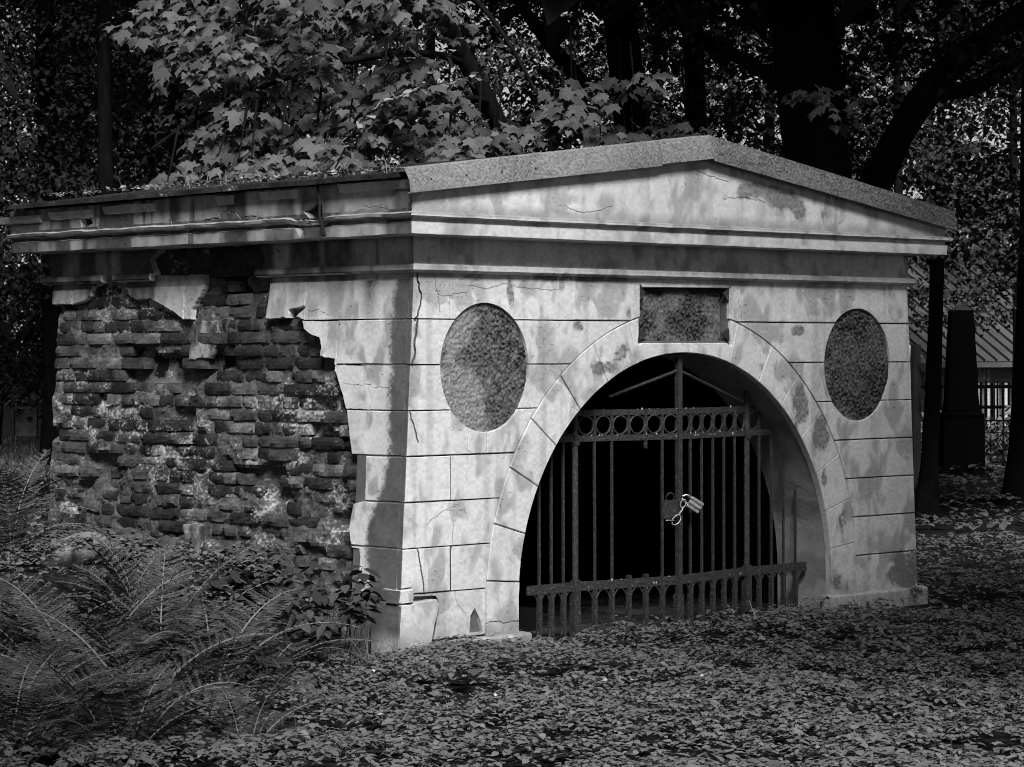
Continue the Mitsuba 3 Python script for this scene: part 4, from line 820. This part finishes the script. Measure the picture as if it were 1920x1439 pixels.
for lat, D, nf, ln, lab in FERN:
    nf = nf + 3
    k = thing('fern', lab, 'fern', None); b = at(lat, D, 0); b[2] = float(ground_z(b[0], b[1])) - .02; az0 = rf.uniform(0, 6.28)
    for i in range(nf):
        az = az0 + i * 2 * math.pi / nf + rf.normal(0, .22)
        put('frond', {**FR[int(rf.integers(len(FR)))], 'to_world': T().translate((b + np.r_[rf.normal(0, .025, 2), 0]).tolist()) @ Rz(az) @ T().rotate([1, 0, 0], float(rf.normal(0, 8))) @ T().scale(float(ln * rf.uniform(.85, 1.4)))}, k)
# broad-leaved plants at the foot of the flank and by the corner
LB = leaf_oval(.55, .28, .15); LBp = [P(TM(*LB), 'leaf', color=np.full((len(LB[0]), 3), t)) for t in (.04, .058, .08)]
PL = [(630, 1085, 14.6, 'leafy plant at the foot of the flank by the broken corner'), (580, 1120, 14.5, 'leafy plant left of the broken corner foot'), (665, 1120, 14.5, 'leafy plant touching the broken corner foot'), (520, 1085, 14.8, 'leafy plant halfway along the foot of the flank'), (470, 1060, 15.0, 'leafy plant beside the leaning plaster slab'),
      (605, 1160, 14.2, 'low leafy plant in front of the corner'), (420, 1090, 14.9, 'leafy plant under the middle of the flank'), (250, 1040, 15.6, 'leafy plant right of the pale stone'), (1345, 1160, 14.9, 'leafy plant growing at the gate near the right jamb'), (1040, 1200, 14.7, 'small leafy plant before the left gate rods'), (1180, 1190, 14.8, 'small leafy plant before the middle of the gate')]
for px, py, D, lab in PL:
    k = thing('leafy_plant', lab, 'plant'); b = A(px, py, D); gz = float(ground_z(b[0], b[1])); top = max(b[2] + .04, gz + .10); small = 'gate' in lab
    for s in range(3 if small else 6):
        q = np.r_[b[:2] + rf.normal(0, .035 if small else .09, 2), 0]; zt = gz + (top - gz) * rf.uniform(.6, 1.15); q0 = np.r_[b[:2] + (q[:2] - b[:2]) * .3, gz - .02]; qt = np.r_[q[:2], zt]
        put('stem', P(tube(spline([q0, (q0 + qt) / 2 + rf.normal(0, .025, 3), qt], 6), np.linspace(.0025, .0012, 6), 5), 'bark'), k)
        n = 5 if small else 7; ang = rf.uniform(0, 6.28) + np.arange(n) * 2.4; lv = np.array([qt - [0, 0, .012 * j] for j in range(n)])
        M = basis(unit(np.c_[np.cos(ang), np.sin(ang), rf.normal(-.15, .25, n)]), unit(UPV + rf.normal(0, .25, (n, 3))), (.06 if small else .10) * rf.uniform(.7, 1.2, n), lv)
        for i in range(n): put('leaf', {**LBp[int(rf.integers(3))], 'to_world': T(M[i])}, k)
# stones
def stone(name, c, ext, rot, mat, lab, cat, seed, dom=.5):
    m = trimesh.creation.icosphere(3, 1.0); m.vertices *= (1 + dom * (nfbm(m.vertices * 1.3 + seed, 4) - .5))[:, None]; m.vertices = np.sign(m.vertices) * np.abs(m.vertices) ** .8
    m.apply_scale(ext); m.apply_transform(trimesh.transformations.euler_matrix(*rot)); m.apply_translation(c); tag(put(name, P(m, mat, smooth=40)), lab, cat)
b = A(135, 1035, 15.1); stone('boulder', b, (.19, .11, .10), (.0, -.35, -.75), 'stone', 'pale weathered stone lying in the ferns by the flank', 'stone', 3)
sl = side(dens(Polygon([(1.80, .60), (1.57, .60), (1.575, .50), (1.54, .33), (1.66, .30), (1.76, .45)]), .02, .008, 5), .045, -.14, .006)
tag(put('plaster_slab', P(sl, 'old_plaster')), 'fallen grey slab of plaster leaning against the bricks', 'slab')
tag(put('twig', P(tube(spline([A(1405, 1128, 15.05), A(1410, 1145, 15.0), A(1418, 1162, 14.95)], 8), np.linspace(.0012, .0035, 8), 5), 'stone')), 'thin pale twig standing by the right gate leaf', 'twig')

# ------------------------------------------------------------------ behind: monument, fences, house, post
def frustum(c, w0, w1, z0, z1, rz=0.0):
    v = [[sx * w / 2, sy * w / 2, z] for w, z in ((w0, z0), (w1, z1)) for sx, sy in ((-1, -1), (1, -1), (1, 1), (-1, 1))]; m = trimesh.convex.convex_hull(np.array(v))
    m.apply_transform(trimesh.transformations.rotation_matrix(rz, [0, 0, 1])); m.apply_translation([c[0], c[1], 0]); return m
OB = thing('obelisk', 'black stone obelisk on a square pedestal, right of the crypt', 'monument'); oc = (20.32, 11.02); rz = -YAW
put('step', P(frustum(oc, .78, .76, -.2, .03, rz), 'granite'), OB); put('pedestal', P(frustum(oc, .57, .54, .03, .76, rz), 'granite'), OB); put('cornice', P(frustum(oc, .60, .46, .76, .80, rz), 'granite'), OB)
put('shaft', P(frustum(oc, .44, .30, .80, 2.20, rz), 'granite'), OB); put('cap', P(frustum(oc, .31, .02, 2.20, 2.29, rz), 'slate'), OB)
IF = thing('iron_fence', 'ornate wrought iron fence behind the obelisk', 'fence')
f0, f1 = at(5.85, 40, 0), at(9.2, 40, 0); fd = unit(f1 - f0); fl = np.linalg.norm(f1 - f0); nz = float(ground_z(*f0[:2]))
def fp(s, z): return f0 + fd * s + [0, 0, z]
put('rail', P(tube([fp(0, .60), fp(fl, .60)], .014, 5), 'granite'), IF); put('rail', P(tube([fp(0, -.02), fp(fl, -.02)], .014, 5), 'granite'), IF); put('rail', P(tube([fp(0, .42), fp(fl, .42)], .009, 5), 'granite'), IF)
for i in range(int(fl / .37) + 1):
    s = i * .37; put('post', P(tube([fp(s, -.3), fp(s, .68), fp(s, .76)], [.018, .016, .003], 6), 'granite'), IF)
    put('lattice', P(cat_([tube([fp(s + .37 * a_, z0), fp(s + .37 * b_, z1)], .008, 4) for a_, b_, z0, z1 in ((.02, .98, -.02, .42), (.98, .02, -.02, .42), (.02, .5, .42, .0), (.5, .98, 0., .42), (.25, .25, -.02, .6), (.5, .5, -.02, .7), (.75, .75, -.02, .6))]
        + [tube([fp(s + .37 * q + .05 * math.cos(t), .51 + .05 * math.sin(t)) for t in np.linspace(0, 6.283, 12)], .006, 4) for q in (.25, .75)]), 'granite'), IF, kind='stuff')
PF = thing('picket_fence', 'dark picket fence before the far house', 'fence')
f0, f1 = at(8.35, 55, 0), at(10.6, 55, 0); fd = unit(f1 - f0); fl = np.linalg.norm(f1 - f0)
for z in (.50, .92): put('rail', P(tube([fp(0, z), fp(fl, z)], .035, 4), 'dark_wood'), PF)
for i in range(int(fl / .115)): put('picket', P(bar(fp(i * .115, -.7), fp(i * .115, 1.02 + .02 * math.sin(i * 2.3)), .058, .02), 'dark_wood'), PF)
HS = thing('house', 'low wooden house with a seamed metal roof beyond the fences', 'house')
put('wall', P(cat_([bx(36.3, 45, 23.55, 29, -1.2, 1.36)]), 'wood'), HS)
hp = [(36.0, 23.1, 1.43), (45.3, 23.1, 1.43), (45.3, 26.6, 3.9), (36.0, 26.6, 3.9)]
n_ = np.cross(np.subtract(hp[1], hp[0]), np.subtract(hp[3], hp[0])); n_ = n_ / np.linalg.norm(n_)
put('roof', P(trimesh.convex.convex_hull(np.vstack([hp, np.array(hp) - n_ * .05])), 'slate'), HS)
for i in range(21):
    x = 36.05 + i * .45; put('seam', P(bar(np.array([x, 23.1, 1.43]) + n_ * .02, np.array([x, 26.6, 3.9]) + n_ * .02, .03, .05), 'dark_wood'), HS + '__roof')
put('fascia_board', P(bx(36.0, 45.3, 23.06, 23.09, 1.30, 1.41), 'wood'), HS)
db = HS + '__door'
for i in range(7): put('board', P(bx(37.55 + i * .16, 37.67 + i * .16, 23.50, 23.53, -.9, 1.28), 'stone'), db)
put('pale_slats', P(cat_([bx(36.6 + i * .35, 36.72 + i * .35, 23.4, 23.42, .0, .95) for i in range(14)]), 'pale'), HS, 'pale boards along the foot of the house wall', kind='stuff')
PO = thing('notice_post', 'weathered post with three short crooked boards left of the obelisk', 'post')
c = at((1717 - 960) / FPX * 34, 34, 0); put('post', P(bar([c[0], c[1], -.2], [c[0], c[1], 1.72], .15, .05), 'wood'), PO)
for z, a_ in ((1.43, 0), (1.07, .18), (.94, -.05)):
    q = c + RIGHT * .06 + TOCAM * .05; put('board', P(bar(q + [0, 0, z], q + RIGHT * .19 + [0, 0, z + .19 * a_], .10, .025), 'wood'), PO)
w0, w1 = at(-10.5, 50, 0), at(-7.6, 50, 0)
LW = thing('low_wall', 'low dark stone kerb wall beyond the clearing on the left', 'wall')
wd = unit(w1 - w0)
for i in range(7): 
    a_, b_ = w0 + wd * (.42 * i), w0 + wd * (.42 * i + .40); put('stone', P(trimesh.convex.convex_hull(np.array([q + np.array([dx, dx, z]) for q in (a_, b_) for dx in (-.1, .1) for z in (.1, .64 + .02 * math.sin(i * 9))])), 'stone' if i % 3 == 0 else 'wood'), LW)
